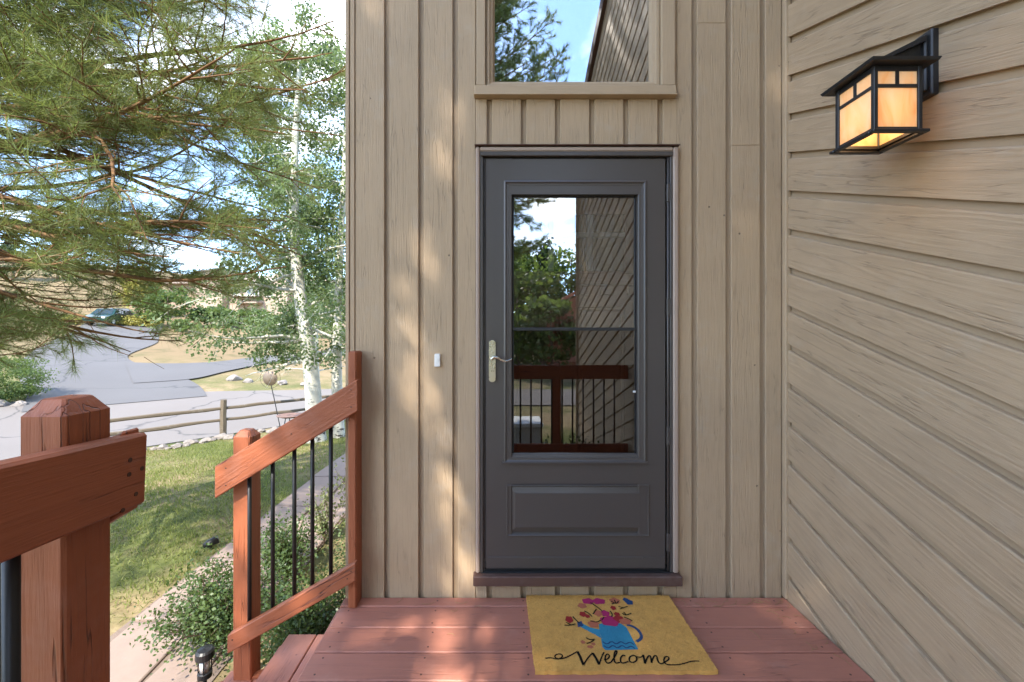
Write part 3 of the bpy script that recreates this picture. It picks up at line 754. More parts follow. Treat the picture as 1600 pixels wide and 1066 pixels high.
# bottom flange
q = .012
b.cbox(lx0-q, lx1+q, ly0-q, ly0+.006, lz0-.010, lz0-.0005, .002); b.cbox(lx0-q, lx1+q, ly1-.006, ly1+q, lz0-.010, lz0-.0005, .002)
b.cbox(lx0-q, lx0+.006, ly0+.0065, ly1-.0065, lz0-.010, lz0-.0005, .002); b.cbox(lx1-.006, lx1+q, ly0+.0065, ly1-.0065, lz0-.010, lz0-.0005, .002)
lp(b, 'frame', M['bronze'])
b = MB(); ov = .029
def frus(z0, e0, z1, e1):
    vs = [(lx0-e0, ly0-e0, z0), (lx1+e0, ly0-e0, z0), (lx1+e0, ly1+e0, z0), (lx0-e0, ly1+e0, z0), (lx0-e1, ly0-e1, z1), (lx1+e1, ly0-e1, z1), (lx1+e1, ly1+e1, z1), (lx0-e1, ly1+e1, z1)]
    b.add(vs, [(0,3,2,1),(4,5,6,7),(0,1,5,4),(1,2,6,5),(2,3,7,6),(3,0,4,7)])
frus(lz1+.0005, ov-.004, lz1+.009, ov); frus(lz1+.0092, ov-.001, lz1+.034, -.030); frus(lz1+.0342, -.028, lz1+.044, -.034)
lp(b, 'roof', M['bronze'])
for nm, (a0, a1, c0, c1) in {'s': (lx0+tk, lx1-tk, ly0+.006, ly0+.009), 'n': (lx0+tk, lx1-tk, ly1-.009, ly1-.006), 'w': (lx0+.006, lx0+.009, ly0+tk, ly1-tk), 'e': (lx1-.009, lx1-.006, ly0+tk, ly1-tk)}.items():
    lp(MB().box(a0, a1, c0, c1, lz0+.010, lz1-.016), 'glass_pane', M['amber'])
b = MB().cbox(X_R-.022, X_R+.004, -.728, -.668, 2.085, 2.300, .004).cbox(X_R-.034, X_R-.0215, -.718, -.678, 2.10, 2.285, .004)
lp(b, 'backplate', M['bronze'])
b = MB().prism([(X_R-.034, 2.265), (X_R-.034, 2.195), (lx0+.055, lz1+.034), (lx0+.055, lz1+.046)], lambda u, v, t: (u, t, v), -.706, -.694)
b.cbox(lx0+.05, X_R-.030, -.720, -.680, lz1+.0445, lz1+.054, .002); b.prism([(X_R-.034, 2.280), (X_R-.034, 2.262), (lx0+.07, lz1+.052), (lx0+.05, lz1+.052)], lambda u, v, t: (u, t, v), -.722, -.678)
lp(b, 'bracket', M['bronze'])
bm_, bt, bo = new_mat('bulb_glow'); em = N(bt, 'ShaderNodeEmission', i_Strength=1.6); em.inputs['Color'].default_value = (1, .66, .28, 1); LK(bt, em.outputs[0], bo.inputs[0])
lp(MB().lathe([(.004, -.035), (.016, -.03), (.024, -.012), (.024, .004), (.015, .022), (.010, .03)], (xm, ym, 2.055), 16), 'bulb', bm_, smooth=True)
lp(MB().lathe([(.014, .031), (.014, .079)], (xm, ym, 2.055), 12), 'socket', M['bronze'])
ld = bpy.data.lights.new('lantern_light', 'POINT'); ld.energy = 0.09; ld.color = (1.0, .70, .40); ld.shadow_soft_size = .03
lo_ = bpy.data.objects.new('lantern_light', ld); COL.objects.link(lo_); lo_.location = (xm, ym, 1.985); to_local(lo_, lamp)

# ------------------------------------------------------------------ deck and stairs
deck = empty('porch_deck', (0.35, -1.2, -0.69), 'red stained plank porch deck with steps going down', 'deck')
def dk(o): o.parent = deck; o.matrix_parent_inverse = parent_inv(deck); return o
random.seed(11)
D_END = -2.50
edges = [0.0, -.073, -.2175, -.3625]+[-.5055-.1435*k for k in range(14)]
XD = -.745
for k in range(len(edges)-1):
    y0, y1 = edges[k]-.0028, edges[k+1]+.0028
    xl = XD+random.uniform(-.006, .006)
    dk(plank('deck_board', (xl, (y0+y1)/2, -.019+random.uniform(-.0008, .0008)), (X_R-.004, (y0+y1)/2, -.019), y0-y1, .038, (0, 0, 1), M['deck'], None, .004))
b = MB()
for k in range(len(edges)-1):
    for x in (-.69, -.28, .13, .54, .95, 1.36):
        for y in (edges[k]-.03, edges[k+1]+.03):
            if edges[k]-edges[k+1] < .1 and y != edges[k]-.03: continue
            b.lathe([(.0042, -.001), (.0042, .0006)], (x+random.uniform(-.006, .006), y, 0), 7)
screw_o = dk(b.build('deck_screws', plain_mat('deck_screw', (0.12, 0.06, 0.045), .6, .3))); screw_o['kind'] = 'stuff'
RUN, RISE = .286, .18
SY0, SY1 = -.004, -1.33
for s in range(1, 4):
    z = -RISE*s; xr = XD+.008-RUN*(s-1)-.002
    for q in range(2):
        xa = xr-.143*q-.0715
        dk(plank('stair_tread', (xa, SY0, z-.019), (xa, SY1, z-.019), .1385, .038, (0, 0, 1), M['deck'], None, .004))
    dk(plank('riser', (xr-.02, SY0-.02, z+(RISE-.038)/2-.002), (xr-.02, SY1+.02, z+(RISE-.038)/2-.002), RISE-.042, .022, (1, 0, 0), M['deck'], None, .002))
for y in (-.04, -1.29):
    b = MB().prism([(XD, -.22), (XD, -.50), (XD-.22, -.70), (XD-.90, -.70), (XD-.86, -.585), (XD-.60, -.40)], lambda u, v, t: (u, t, v), y-.018, y+.018)
    dk(b.build('stringer', M['red']))
dk(plank('rim_joist', (XD+.04, SY1-.03, -.14), (XD+.04, D_END, -.14), .2, .036, (1, 0, 0), M['red'], None))
dk(plank('rim_joist', (XD+.04, D_END+.03, -.14), (X_R-.01, D_END+.03, -.14), .2, .036, (0, 1, 0), M['red'], None))
for x, y in ((XD+.1, D_END+.1), (.4, D_END+.1), (1.3, D_END+.1)):
    dk(MB().cbox(x-.045, x+.045, y-.045, y+.045, -.70, -.039, .004).build('support_post', M['red']))

def post(name, x0, x1, y0, y1, z0, zt, parent, cap=.03, inset=.02, mat=None):
    """square post with a chamfered pyramid top; grain along the height (local X up)"""
    w, d, L = x1-x0, y1-y0, zt-z0
    c = .005; vs = []; fs = []
    def ringv(z, e, c):
        hx, hy = w/2-e, d/2-e
        return [(z, -hx+c, -hy), (z, hx-c, -hy), (z, hx, -hy+c), (z, hx, hy-c), (z, hx-c, hy), (z, -hx+c, hy), (z, -hx, hy-c), (z, -hx, -hy+c)]
    rings = [(0, 0, c), (L-cap, 0, c), (L-cap+.004, .003, c), (L-.002, inset, c*.7), (L, inset+.003, c*.6)]
    for z, e, cc in rings: vs += ringv(z, e, cc)
    for i in range(len(rings)-1):
        for k in range(8): fs.append((i*8+k, i*8+(k+1) % 8, (i+1)*8+(k+1) % 8, (i+1)*8+k))
    fs.append(tuple(range(7, -1, -1))); n = len(rings)-1; fs.append(tuple(range(n*8, n*8+8)))
    o = MB().add(vs, fs).build(name, mat or M['red'])
    MM = Matrix(((0, 1, 0), (0, 0, 1), (1, 0, 0))).to_4x4()
    MM.translation = ((x0+x1)/2, (y0+y1)/2, z0)
    o.parent = parent; o.matrix_parent_inverse = parent_inv(parent); o.matrix_basis = MM
    return o
def screws(parent, pts, axis, r=.0035):
    for p in pts:
        b = MB()
        if axis == 'y': b.prism([(r*math.cos(a), r*math.sin(a)) for a in np.linspace(0, 2*PI, 9)[:-1]], lambda u, v, t: (p[0]+u, p[1]+t, p[2]+v), -.0008, .004)
        else: b.prism([(r*math.cos(a), r*math.sin(a)) for a in np.linspace(0, 2*PI, 9)[:-1]], lambda u, v, t: (p[0]+t, p[1]+u, p[2]+v), -.004, .0008)
        o = b.build('screw', M['screw']); o.parent = parent; o.matrix_parent_inverse = parent_inv(parent)
M['screw'] = plain_mat('rusty_screw', (0.09, 0.045, 0.03), 0.6, 0.4)

# stair railing along the house wall
rail = empty('stair_railing', (-.95, -.08, -.69), 'sloping red stair railing with black balusters beside the tan wall', 'railing')
plank('newel', (-.68, -.047, .0005), (-.68, -.047, 1.222), .040, .088, (0, -1, 0), M['red'], rail, .006)
post('post', -1.262, -1.174, -.066, .022, -.70, .838, rail)
sl = .612
plank('handrail', (-1.308, -.1095, .612+.0), (-.642, -.1095, 1.0195), .128, .038, (0, -1, 0), M['red'], rail, .004, (sl, sl))
plank('bottom_rail', (-1.25, -.1095, -.145), (-.652, -.1095, .196), .074, .038, (0, -1, 0), M['red'], rail, .004, (.57, .57))
for x in (-1.173, -1.062, -.959, -.873, -.785):
    zt = .612+(x+1.308)*sl+.03; zb = -.145+(x+1.25)*.57-.02
    to_local(MB().tube([(x, -.0795, zb), (x, -.0795, zt)], .0095, 12).build('baluster', M['black'], smooth=True), rail)
screws(rail, [(-1.255, -.129, .68), (-1.255, -.129, .60), (-.672, -.129, 1.045), (-.672, -.129, .965), (-.95, -.129, .84), (-1.225, -.129, -.12), (-.672, -.129, .20), (-.69, -.129, .165)], 'y')

# guard rail on the deck edge, close to the camera, with the other stair railing
guard = empty('deck_guard_rail', (-.71, -1.9, -.69), 'dark red guard rail with thick chamfered post at the head of the steps', 'railing')
post('post', -.759, -.686, -1.424, -1.338, -.70, 1.203, guard, .026, .016)
plank('top_rail', (-.667, -2.47, 1.1185), (-.667, -1.307, 1.0600), .130, .037, (1, 0, 0), M['red'], guard, .005)
plank('bottom_rail', (-.667, -2.47, .075), (-.667, -1.32, .075), .085, .037, (1, 0, 0), M['red'], guard, .005)
for k in range(9):
    y = -1.487-k*.113
    to_local(MB().tube([(-.697, y, .06), (-.697, y, 1.10)], .0098, 12).build('baluster', M['black'], smooth=True), guard)
screws(guard, [(-.6485, -1.345, 1.085), (-.6485, -1.32, 1.062), (-.6485, -1.347, 1.06), (-.6485, -1.333, 1.02), (-.6485, -1.36, 1.002)], 'x', .0042)
lower = empty('near_stair_railing', (-1.0, -1.33, -.69), 'sloping red stair railing fixed behind the thick chamfered post', 'railing')
plank('handrail', (-1.36, -1.3185, .640), (-.668, -1.3185, 1.0605), .128, .037, (0, 1, 0), M['red'], lower, .004, (-.61, -.61))
plank('bottom_rail', (-1.36, -1.3185, -.21), (-.70, -1.3185, .19), .074, .037, (0, 1, 0), M['red'], lower, .004, (-.6, -.6))
post('post', -1.30, -1.21, -1.428, -1.338, -.70, .84, lower)
for x in (-1.10, -.99, -.88, -.785):
    zt = .64+(x+1.36)*.61; zb = -.21+(x+1.36)*.6
    to_local(MB().tube([(x, -1.348, zb-.02), (x, -1.348, zt+.02)], .0095, 10).build('baluster', M['black'], smooth=True), lower)
# railing across the far side of the deck, seen in the door glass
backr = empty('porch_railing', (.4, -2.42, -.69), 'straight red porch railing reflected in the door glass', 'railing')
plank('top_rail', (-.64, -2.42, .888), (X_R-.01, -2.42, .888), .15, .038, (0, 1, 0), M['red'], backr, .004)
plank('bottom_rail', (-.64, -2.42, .07), (X_R-.01, -2.42, .07), .095, .038, (0, 1, 0), M['red'], backr, .004)
for k in range(17):
    x = -.52+k*.113
    to_local(MB().tube([(x, -2.4485, .03), (x, -2.4485, .93)], .0095, 8).build('baluster', M['black'], smooth=True), backr)
post('post', .62, .71, -2.532, -2.4415, -.70, .98, backr)

# ------------------------------------------------------------------ doormat
MC = Vector((.503, -.245, 0)); rng = np.random.default_rng(5)
def coir_mat(name, col, var=0.35):
    m, t, out = new_mat(name)
    g = N(t, 'ShaderNodeNewGeometry')
    n = N(t, 'ShaderNodeTexNoise', i_Scale=28, i_Detail=6, i_Roughness=0.7); LK(t, g.outputs['Position'], n.inputs['Vector'])
    f = math_(t, 'ADD', math_(t, 'MULTIPLY', g.outputs['Random Per Island'], .45), math_(t, 'MULTIPLY', n.outputs['Fac'], .55))
    c = ramp(t, f, [(0.25, tuple(x*(1-var) for x in col)), (0.85, tuple(min(1, x*(1+var)) for x in col))])
    b = N(t, 'ShaderNodeBsdfPrincipled', i_Roughness=0.9); b.inputs['Specular IOR Level'].default_value = 0.15
    LK(t, c, b.inputs['Base Color']); LK(t, b.outputs[0], out.inputs[0]); return m
CO = {'base': coir_mat('coir', (0.84, 0.415, 0.110), .38), 'blue': coir_mat('coir_teal', (0.055, 0.27, 0.38), .25), 'navy': coir_mat('coir_navy', (0.035, 0.075, 0.17), .25),
      'm': coir_mat('coir_magenta', (0.46, 0.035, 0.125), .25), 'c': coir_mat('coir_coral', (0.55, 0.165, 0.085), .25), 'r': coir_mat('coir_red', (0.38, 0.035, 0.03), .25),
      'leaf': coir_mat('coir_leaf', (0.035, 0.03, 0.012), .3), 'ink': coir_mat('coir_ink', (0.014, 0.011, 0.008), .3)}
can = [(-0.044, 0.025), (-0.018, 0.035), (0.055, 0.03), (0.072, 0.006), (0.078, -0.077), (0.081, -0.124), (-0.054, -0.128), (-0.062, -0.111), (-0.055, -0.059), (-0.05, -0.013)]
spout = [(-0.117, 0.032), (-0.086, 0.004), (-0.049, -0.008), (-0.056, -0.059), (-0.081, -0.034), (-0.128, 0.008)]
head = [(-0.138, 0.037), (-0.117, 0.045), (-0.114, 0.014), (-0.14, 0.006)]
handle = [(0.079, 0.021), (0.095, 0.016), (0.108, 0.006), (0.119, -0.013), (0.122, -0.032), (0.120, -0.05), (0.112, -0.065), (0.089, -0.081)]
zig = [[(-0.054, -0.081), (-0.04, -0.098), (-0.015, -0.077), (-0.002, -0.098), (0.024, -0.077), (0.036, -0.098), (0.061, -0.081), (0.071, -0.098)],
       [(-0.055, -0.104), (-0.04, -0.12), (-0.016, -0.099), (-0.003, -0.12), (0.022, -0.099), (0.034, -0.12), (0.058, -0.104), (0.069, -0.12)]]
ell = [(-0.056, 0.185, 0.022, 0.018, 'm'), (-0.005, 0.185, 0.024, 0.018, 'm'), (-0.092, 0.151, 0.016, 0.015, 'c'), (0.073, 0.188, 0.019, 0.018, 'c'), (0.128, 0.195, 0.010, 0.013, 'navy'), (0.139, 0.178, 0.014, 0.016, 'navy'), (-0.17, 0.055, 0.013, 0.018, 'r'), (-0.101, 0.091, 0.012, 0.014, 'r'), (-0.083, 0.078, 0.009, 0.010, 'r'), (0.002, 0.097, 0.016, 0.017, 'm'), (0.051, 0.135, 0.010, 0.012, 'r'), (-0.03, 0.097, 0.015, 0.017, 'c'), (0.012, 0.045, 0.033, 0.027, 'm'), (0.054, 0.06, 0.018, 0.017, 'r'), (0.079, 0.042, 0.020, 0.016, 'c'), (-0.068, 0.025, 0.018, 0.018, 'c'), (0.056, 0.091, 0.010, 0.011, 'r'), (-0.137, -0.084, 0.007, 0.008, 'c'), (-0.112, -0.111, 0.010, 0.007, 'c'), (-0.096, -0.096, 0.007, 0.006, 'c')]
leafs = [[(-0.048, 0.174), (-0.025, 0.146), (-0.006, 0.11)], [(0.03, 0.113), (0.035, 0.091), (0.026, 0.071)], [(0.079, 0.146), (0.097, 0.135), (0.122, 0.146)], [(0.081, 0.127), (0.097, 0.135)], [(0.082, 0.097), (0.091, 0.081), (0.124, 0.097)], [(0.091, 0.105), (0.096, 0.085)], [(0.081, 0.071), (0.099, 0.06), (0.111, 0.045)], [(-0.197, 0.018), (-0.174, 0.016), (-0.149, 0.025)], [(-0.187, 0.035), (-0.17, 0.021)], [(-0.15, 0.074), (-0.138, 0.045), (-0.127, 0.03)], [(-0.119, -0.059), (-0.103, -0.072), (-0.083, -0.068)], [(-0.123, -0.092), (-0.106, -0.087), (-0.087, -0.072)], [(0.054, 0.185), (0.073, 0.162), (0.09, 0.185)], [(0.073, 0.195), (0.073, 0.165)], [(-0.077, 0.045), (-0.052, 0.035), (-0.028, 0.05)], [(-0.03, 0.127), (-0.054, 0.091)], [(-0.09, 0.113), (-0.072, 0.097), (-0.063, 0.074)], [(-0.009, 0.071), (-0.024, 0.05)], [(0.051, 0.162), (0.068, 0.171)]]
text = [([(-0.304, -0.172), (-0.282, -0.168), (-0.265, -0.176), (-0.247, -0.175), (-0.232, -0.16), (-0.24, -0.148), (-0.258, -0.151), (-0.268, -0.164), (-0.256, -0.176), (-0.228, -0.172), (-0.194, -0.152), (-0.17, -0.136)], .0055),
        ([(-0.17, -0.136), (-0.165, -0.16), (-0.160, -0.205)], .0105), ([(-0.160, -0.205), (-0.134, -0.168), (-0.11, -0.144)], .006), ([(-0.11, -0.144), (-0.102, -0.176), (-0.098, -0.203)], .0105), ([(-0.098, -0.203), (-0.081, -0.168), (-0.063, -0.14)], .006),
        ([(-0.073, -0.18), (-0.057, -0.176), (-0.045, -0.16), (-0.05, -0.148), (-0.061, -0.156), (-0.07, -0.18), (-0.066, -0.199), (-0.049, -0.192)], .0062),
        ([(-0.049, -0.192), (-0.023, -0.16), (-0.008, -0.136), (-0.012, -0.13), (-0.023, -0.144), (-0.033, -0.176), (-0.034, -0.199), (-0.013, -0.192)], .0062),
        ([(0.017, -0.16), (0.01, -0.154), (-0.004, -0.168), (-0.011, -0.188), (-0.006, -0.199), (0.021, -0.188)], .0065),
        ([(0.041, -0.16), (0.03, -0.168), (0.024, -0.188), (0.036, -0.195), (0.055, -0.184), (0.061, -0.164), (0.052, -0.156), (0.041, -0.16)], .0065), ([(0.061, -0.164), (0.078, -0.168), (0.091, -0.154)], .0055),
        ([(0.091, -0.154), (0.082, -0.199)], .008), ([(0.082, -0.199), (0.104, -0.164), (0.12, -0.154), (0.109, -0.195)], .0065), ([(0.109, -0.195), (0.129, -0.162), (0.144, -0.154), (0.136, -0.192), (0.144, -0.201)], .0065),
        ([(0.144, -0.201), (0.163, -0.192), (0.187, -0.176), (0.187, -0.162), (0.174, -0.164), (0.16, -0.184), (0.161, -0.203), (0.181, -0.205)], .0062),
        ([(0.181, -0.205), (0.211, -0.205), (0.244, -0.195), (0.273, -0.185), (0.299, -0.186)], .005)]
def smooth_path(p, k=2):
    p = [np.array(q, float) for q in p]
    for _ in range(k):
        if len(p) < 3: break
        q = [p[0]]
        for a, c in zip(p[:-1], p[1:]): q += [a*.75+c*.25, a*.25+c*.75]
        q.append(p[-1]); p = q
    return p
def stroke(b, path, w, z):
    p = smooth_path(path)
    L = []; R = []
    for i, q in enumerate(p):
        d = p[min(i+1, len(p)-1)]-p[max(i-1, 0)]; d = d/(np.linalg.norm(d)+1e-9); n = np.array((-d[1], d[0]))
        L.append(q+n*w/2); R.append(q-n*w/2)
    vs = [(*q, z) for q in L]+[(*q, z) for q in R]; n_ = len(p)
    b.add(vs, [(i, i+1, n_+i+1, n_+i) for i in range(n_-1)])
def inpoly(P, poly):
    x, y = P[:, 0], P[:, 1]; r = np.zeros(len(P), bool); n = len(poly)
    for i in range(n):
        x0, y0 = poly[i]; x1, y1 = poly[(i+1) % n]
        if y0 == y1: continue
        c = ((y0 > y) != (y1 > y)) & (x < (x1-x0)*(y-y0)/(y1-y0)+x0); r ^= c
    return r
def nearseg(P, path, w):
    r = np.zeros(len(P), bool); p = smooth_path(path)
    for a, c in zip(p[:-1], p[1:]):
        d = c-a; t = np.clip(((P-a)@d)/(d@d+1e-12), 0, 1); r |= np.linalg.norm(P-a-t[:, None]*d, axis=1) < w/2
    return r
mat_ = empty('doormat', MC, 'golden coir doormat with blue watering can and Welcome lettering', 'doormat')
HW, HD = .350, .232; TOPZ = .016
b = MB(); n = 40; ring0 = []
def edge_pts(jit):
    pts = []
    for (x0, y0), (x1, y1) in (((-HW, -HD), (HW, -HD)), ((HW, -HD), (HW, HD)), ((HW, HD), (-HW, HD)), ((-HW, HD), (-HW, -HD))):
        for k in range(n):
            t = k/n; pts.append((x0+(x1-x0)*t+random.uniform(-jit, jit), y0+(y1-y0)*t+random.uniform(-jit, jit)))
    return pts
random.seed(3); ep = edge_pts(.0018)
obj('backing', MB().prism(ep, lambda u, v, t: (u, v, t), .001, TOPZ).mesh('backing'), CO['base'], mat_)
b = MB(); b.add([(*p, TOPZ+.0008) for p in can], [tuple(range(len(can)))]); b.add([(*p, TOPZ+.0006) for p in spout], [tuple(range(len(spout)))])
wc = obj('watering_can_print', b.mesh('watering_can_print', recalc=False), CO['blue'], mat_)
b = MB(); b.add([(*p, TOPZ+.001) for p in head], [tuple(range(4))]); obj('spout_head_print', b.mesh('spout_head_print', recalc=False), CO['navy'], mat_)
b = MB(); stroke(b, handle, .013, TOPZ+.001); obj('can_handle_print', b.mesh('can_handle_print', recalc=False), CO['navy'], mat_); b = MB()
for z_ in zig:
    b = MB(); stroke(b, z_, .0055, TOPZ+.0012); obj('zigzag_print', b.mesh('zigzag_print', recalc=False), CO['navy'], mat_)
ell = [(x, y, a*1.3, c*1.25, k) for x, y, a, c, k in ell]
for fi, (x, y, a, c, k) in enumerate(ell):
    pts = [(x+a*math.cos(q)*(1+.12*math.sin(5*q+x*90)), y+c*math.sin(q)*(1+.12*math.sin(5*q+x*90))) for q in np.linspace(0, 2*PI, 21)[:-1]]
    obj('flower_print', MB().add([(*p, TOPZ+.0014+fi*.00003) for p in pts], [tuple(range(20))]).mesh('flower_print', recalc=False), CO[k], mat_)
b = MB()
for l in leafs: stroke(b, l, .0058, TOPZ+.0022)
obj('leaf_print', b.mesh('leaf_print', recalc=False), CO['leaf'], mat_)
b = MB()
for l, w in text: stroke(b, l, w, TOPZ+.0016)
tx = obj('welcome_lettering', b.mesh('welcome_lettering', recalc=False), CO['ink'], mat_); tx['label'] = 'black script lettering reading Welcome'
# coir pile, dyed where the print is
nf = 30000
P = np.stack([rng.uniform(-HW, HW, nf), rng.uniform(-HD, HD, nf)], 1)
ids = np.zeros(nf, int); order = ['base', 'blue', 'navy', 'm', 'c', 'r', 'leaf', 'ink']
PJ = P+rng.normal(0, .0007, P.shape)
ids[inpoly(PJ, can) | inpoly(PJ, spout)] = 1
ids[inpoly(PJ, head) | nearseg(PJ, handle, .013)] = 2
for z_ in zig: ids[nearseg(PJ, z_, .0055)] = 2
for x, y, a, c, k in ell: ids[((PJ[:, 0]-x)/a)**2+((PJ[:, 1]-y)/c)**2 < 1] = order.index(k)
for l in leafs: ids[nearseg(PJ, l, .0055)] = 6
for l, w in text: ids[nearseg(PJ, l, w)] = 7
hgt = rng.uniform(.0018, .0042, nf); ang = rng.uniform(0, 2*PI, nf); w_ = rng.uniform(.0007, .0013, nf); lean = rng.normal(0, .0028, (nf, 2))
edge = (np.abs(P[:, 0]) > HW-.006) | (np.abs(P[:, 1]) > HD-.006)
lean[edge] += np.sign(P[edge])*(np.abs(P[edge]) > np.array((HW-.006, HD-.006)))*.005
B0 = np.stack([P[:, 0]-np.cos(ang)*w_, P[:, 1]-np.sin(ang)*w_, np.full(nf, TOPZ-.001)], 1)
B1 = np.stack([P[:, 0]+np.cos(ang)*w_, P[:, 1]+np.sin(ang)*w_, np.full(nf, TOPZ-.001)], 1)
TP = np.stack([P[:, 0]+lean[:, 0], P[:, 1]+lean[:, 1], TOPZ+hgt], 1)
V = np.stack([B0, B1, TP], 1).reshape(-1, 3); T = np.arange(nf*3).reshape(-1, 3)
pile_me = fast_mesh('pile', V, T, mat_idx=ids)
for k in order: pile_me.materials.append(CO[k])
pile = obj('pile', pile_me, None, mat_); pile['kind'] = 'stuff'

# ------------------------------------------------------------------ foliage tools
def tubes_np(segs, sides):
    """segs: list of (points Nx3, radii N) with equal N -> verts, quads"""
    Vs = []; Fs = []; o = 0
    for pts, rad in segs:
        pts = np.asarray(pts); n_ = len(pts)
        t = np.gradient(pts, axis=0); t /= np.linalg.norm(t, axis=1, keepdims=True)+1e-9
        ref = np.array((0.31, 0.17, 0.93)); u = np.cross(t, ref); u /= np.linalg.norm(u, axis=1, keepdims=True)+1e-9
        w = np.cross(t, u); a = np.arange(sides)*2*PI/sides
        ring_ = pts[:, None, :]+(u[:, None, :]*np.cos(a)[None, :, None]+w[:, None, :]*np.sin(a)[None, :, None])*np.asarray(rad)[:, None, None]
        Vs.append(ring_.reshape(-1, 3))
        i = np.arange(n_-1)[:, None]*sides; k = np.arange(sides)[None, :]; k2 = (k+1) % sides
        Fs.append((np.stack([i+k, i+k2, i+sides+k2, i+sides+k], -1).reshape(-1, 4))+o); o += n_*sides
    return np.concatenate(Vs), np.concatenate(Fs)
def join_tubes(groups):
    V = []; F = []; o = 0
    for segs, sides in groups:
        if not segs: continue
        v, f = tubes_np(segs, sides); V.append(v); F.append(f+o); o += len(v)
    return np.concatenate(V), np.concatenate(F)
def unit(v): return v/(np.linalg.norm(v, axis=-1, keepdims=True)+1e-9)
def needles(tp, td, rg, per=60, length=.11, width=.0022, brush=.16, spread=(.35, 1.2)):
    """bottle-brush tufts of single-triangle needles at points tp along directions td"""
    n_ = len(tp)*per
    p = np.repeat(tp, per, 0); d = np.repeat(td, per, 0)
    p = p-d*rg.uniform(0, brush, (n_, 1))
    r = unit(rg.normal(size=(n_, 3))); r = unit(r-d*(r*d).sum(1, keepdims=True))
    a = rg.uniform(spread[0], spread[1], (n_, 1))
    nd = unit(d*np.cos(a)+r*np.sin(a)+np.array((0, 0, -.05)))
    L = length*rg.uniform(.7, 1.15, (n_, 1))
    s = unit(np.cross(nd, rg.normal(size=(n_, 3))))*width/2
    V = np.stack([p-s, p+s, p+nd*L], 1).reshape(-1, 3)
    return V, np.arange(n_*3).reshape(-1, 3)
def leaves(c, rg, size=.045, flat=0.3, kite=True):
    """rounded-kite leaves (two triangles folded a little) at centres c"""
    n_ = len(c)
    nrm = unit(rg.normal(size=(n_, 3))+np.array((0, -.2, flat*2)))
    u = unit(np.cross(nrm, rg.normal(size=(n_, 3)))); w = np.cross(nrm, u)
    s = size*rg.uniform(.65, 1.25, (n_, 1))
    V = np.stack([c-u*s*.55, c+w*s*.42-u*s*.05+nrm*s*.08, c+u*s*.55, c-w*s*.42-u*s*.05+nrm*s*.08], 1).reshape(-1, 3)
    return V, np.arange(n_*4).reshape(-1, 4)
def path_from(p, d, L, n_, rg, droop=0.0, tipup=0.0, wob=.06):
    """curving branch path"""
    pts = [np.array(p, float)]; d = np.array(d, float); st = L/(n_-1)
    for k in range(n_-1):
        t = k/(n_-1)
        d = unit(d+rg.normal(0, wob, 3)+np.array((0, 0, -droop*(1-t)+tipup*t)))
        pts.append(pts[-1]+d*st)
    return np.array(pts)
def shadow_xy(P):
    """where a point's sun shadow meets the plane of the front wall"""
    t = P[:, 1]/TO_SUN.y
    return np.stack([P[:, 0]-TO_SUN.x*t, P[:, 2]-TO_SUN.z*t], 1)

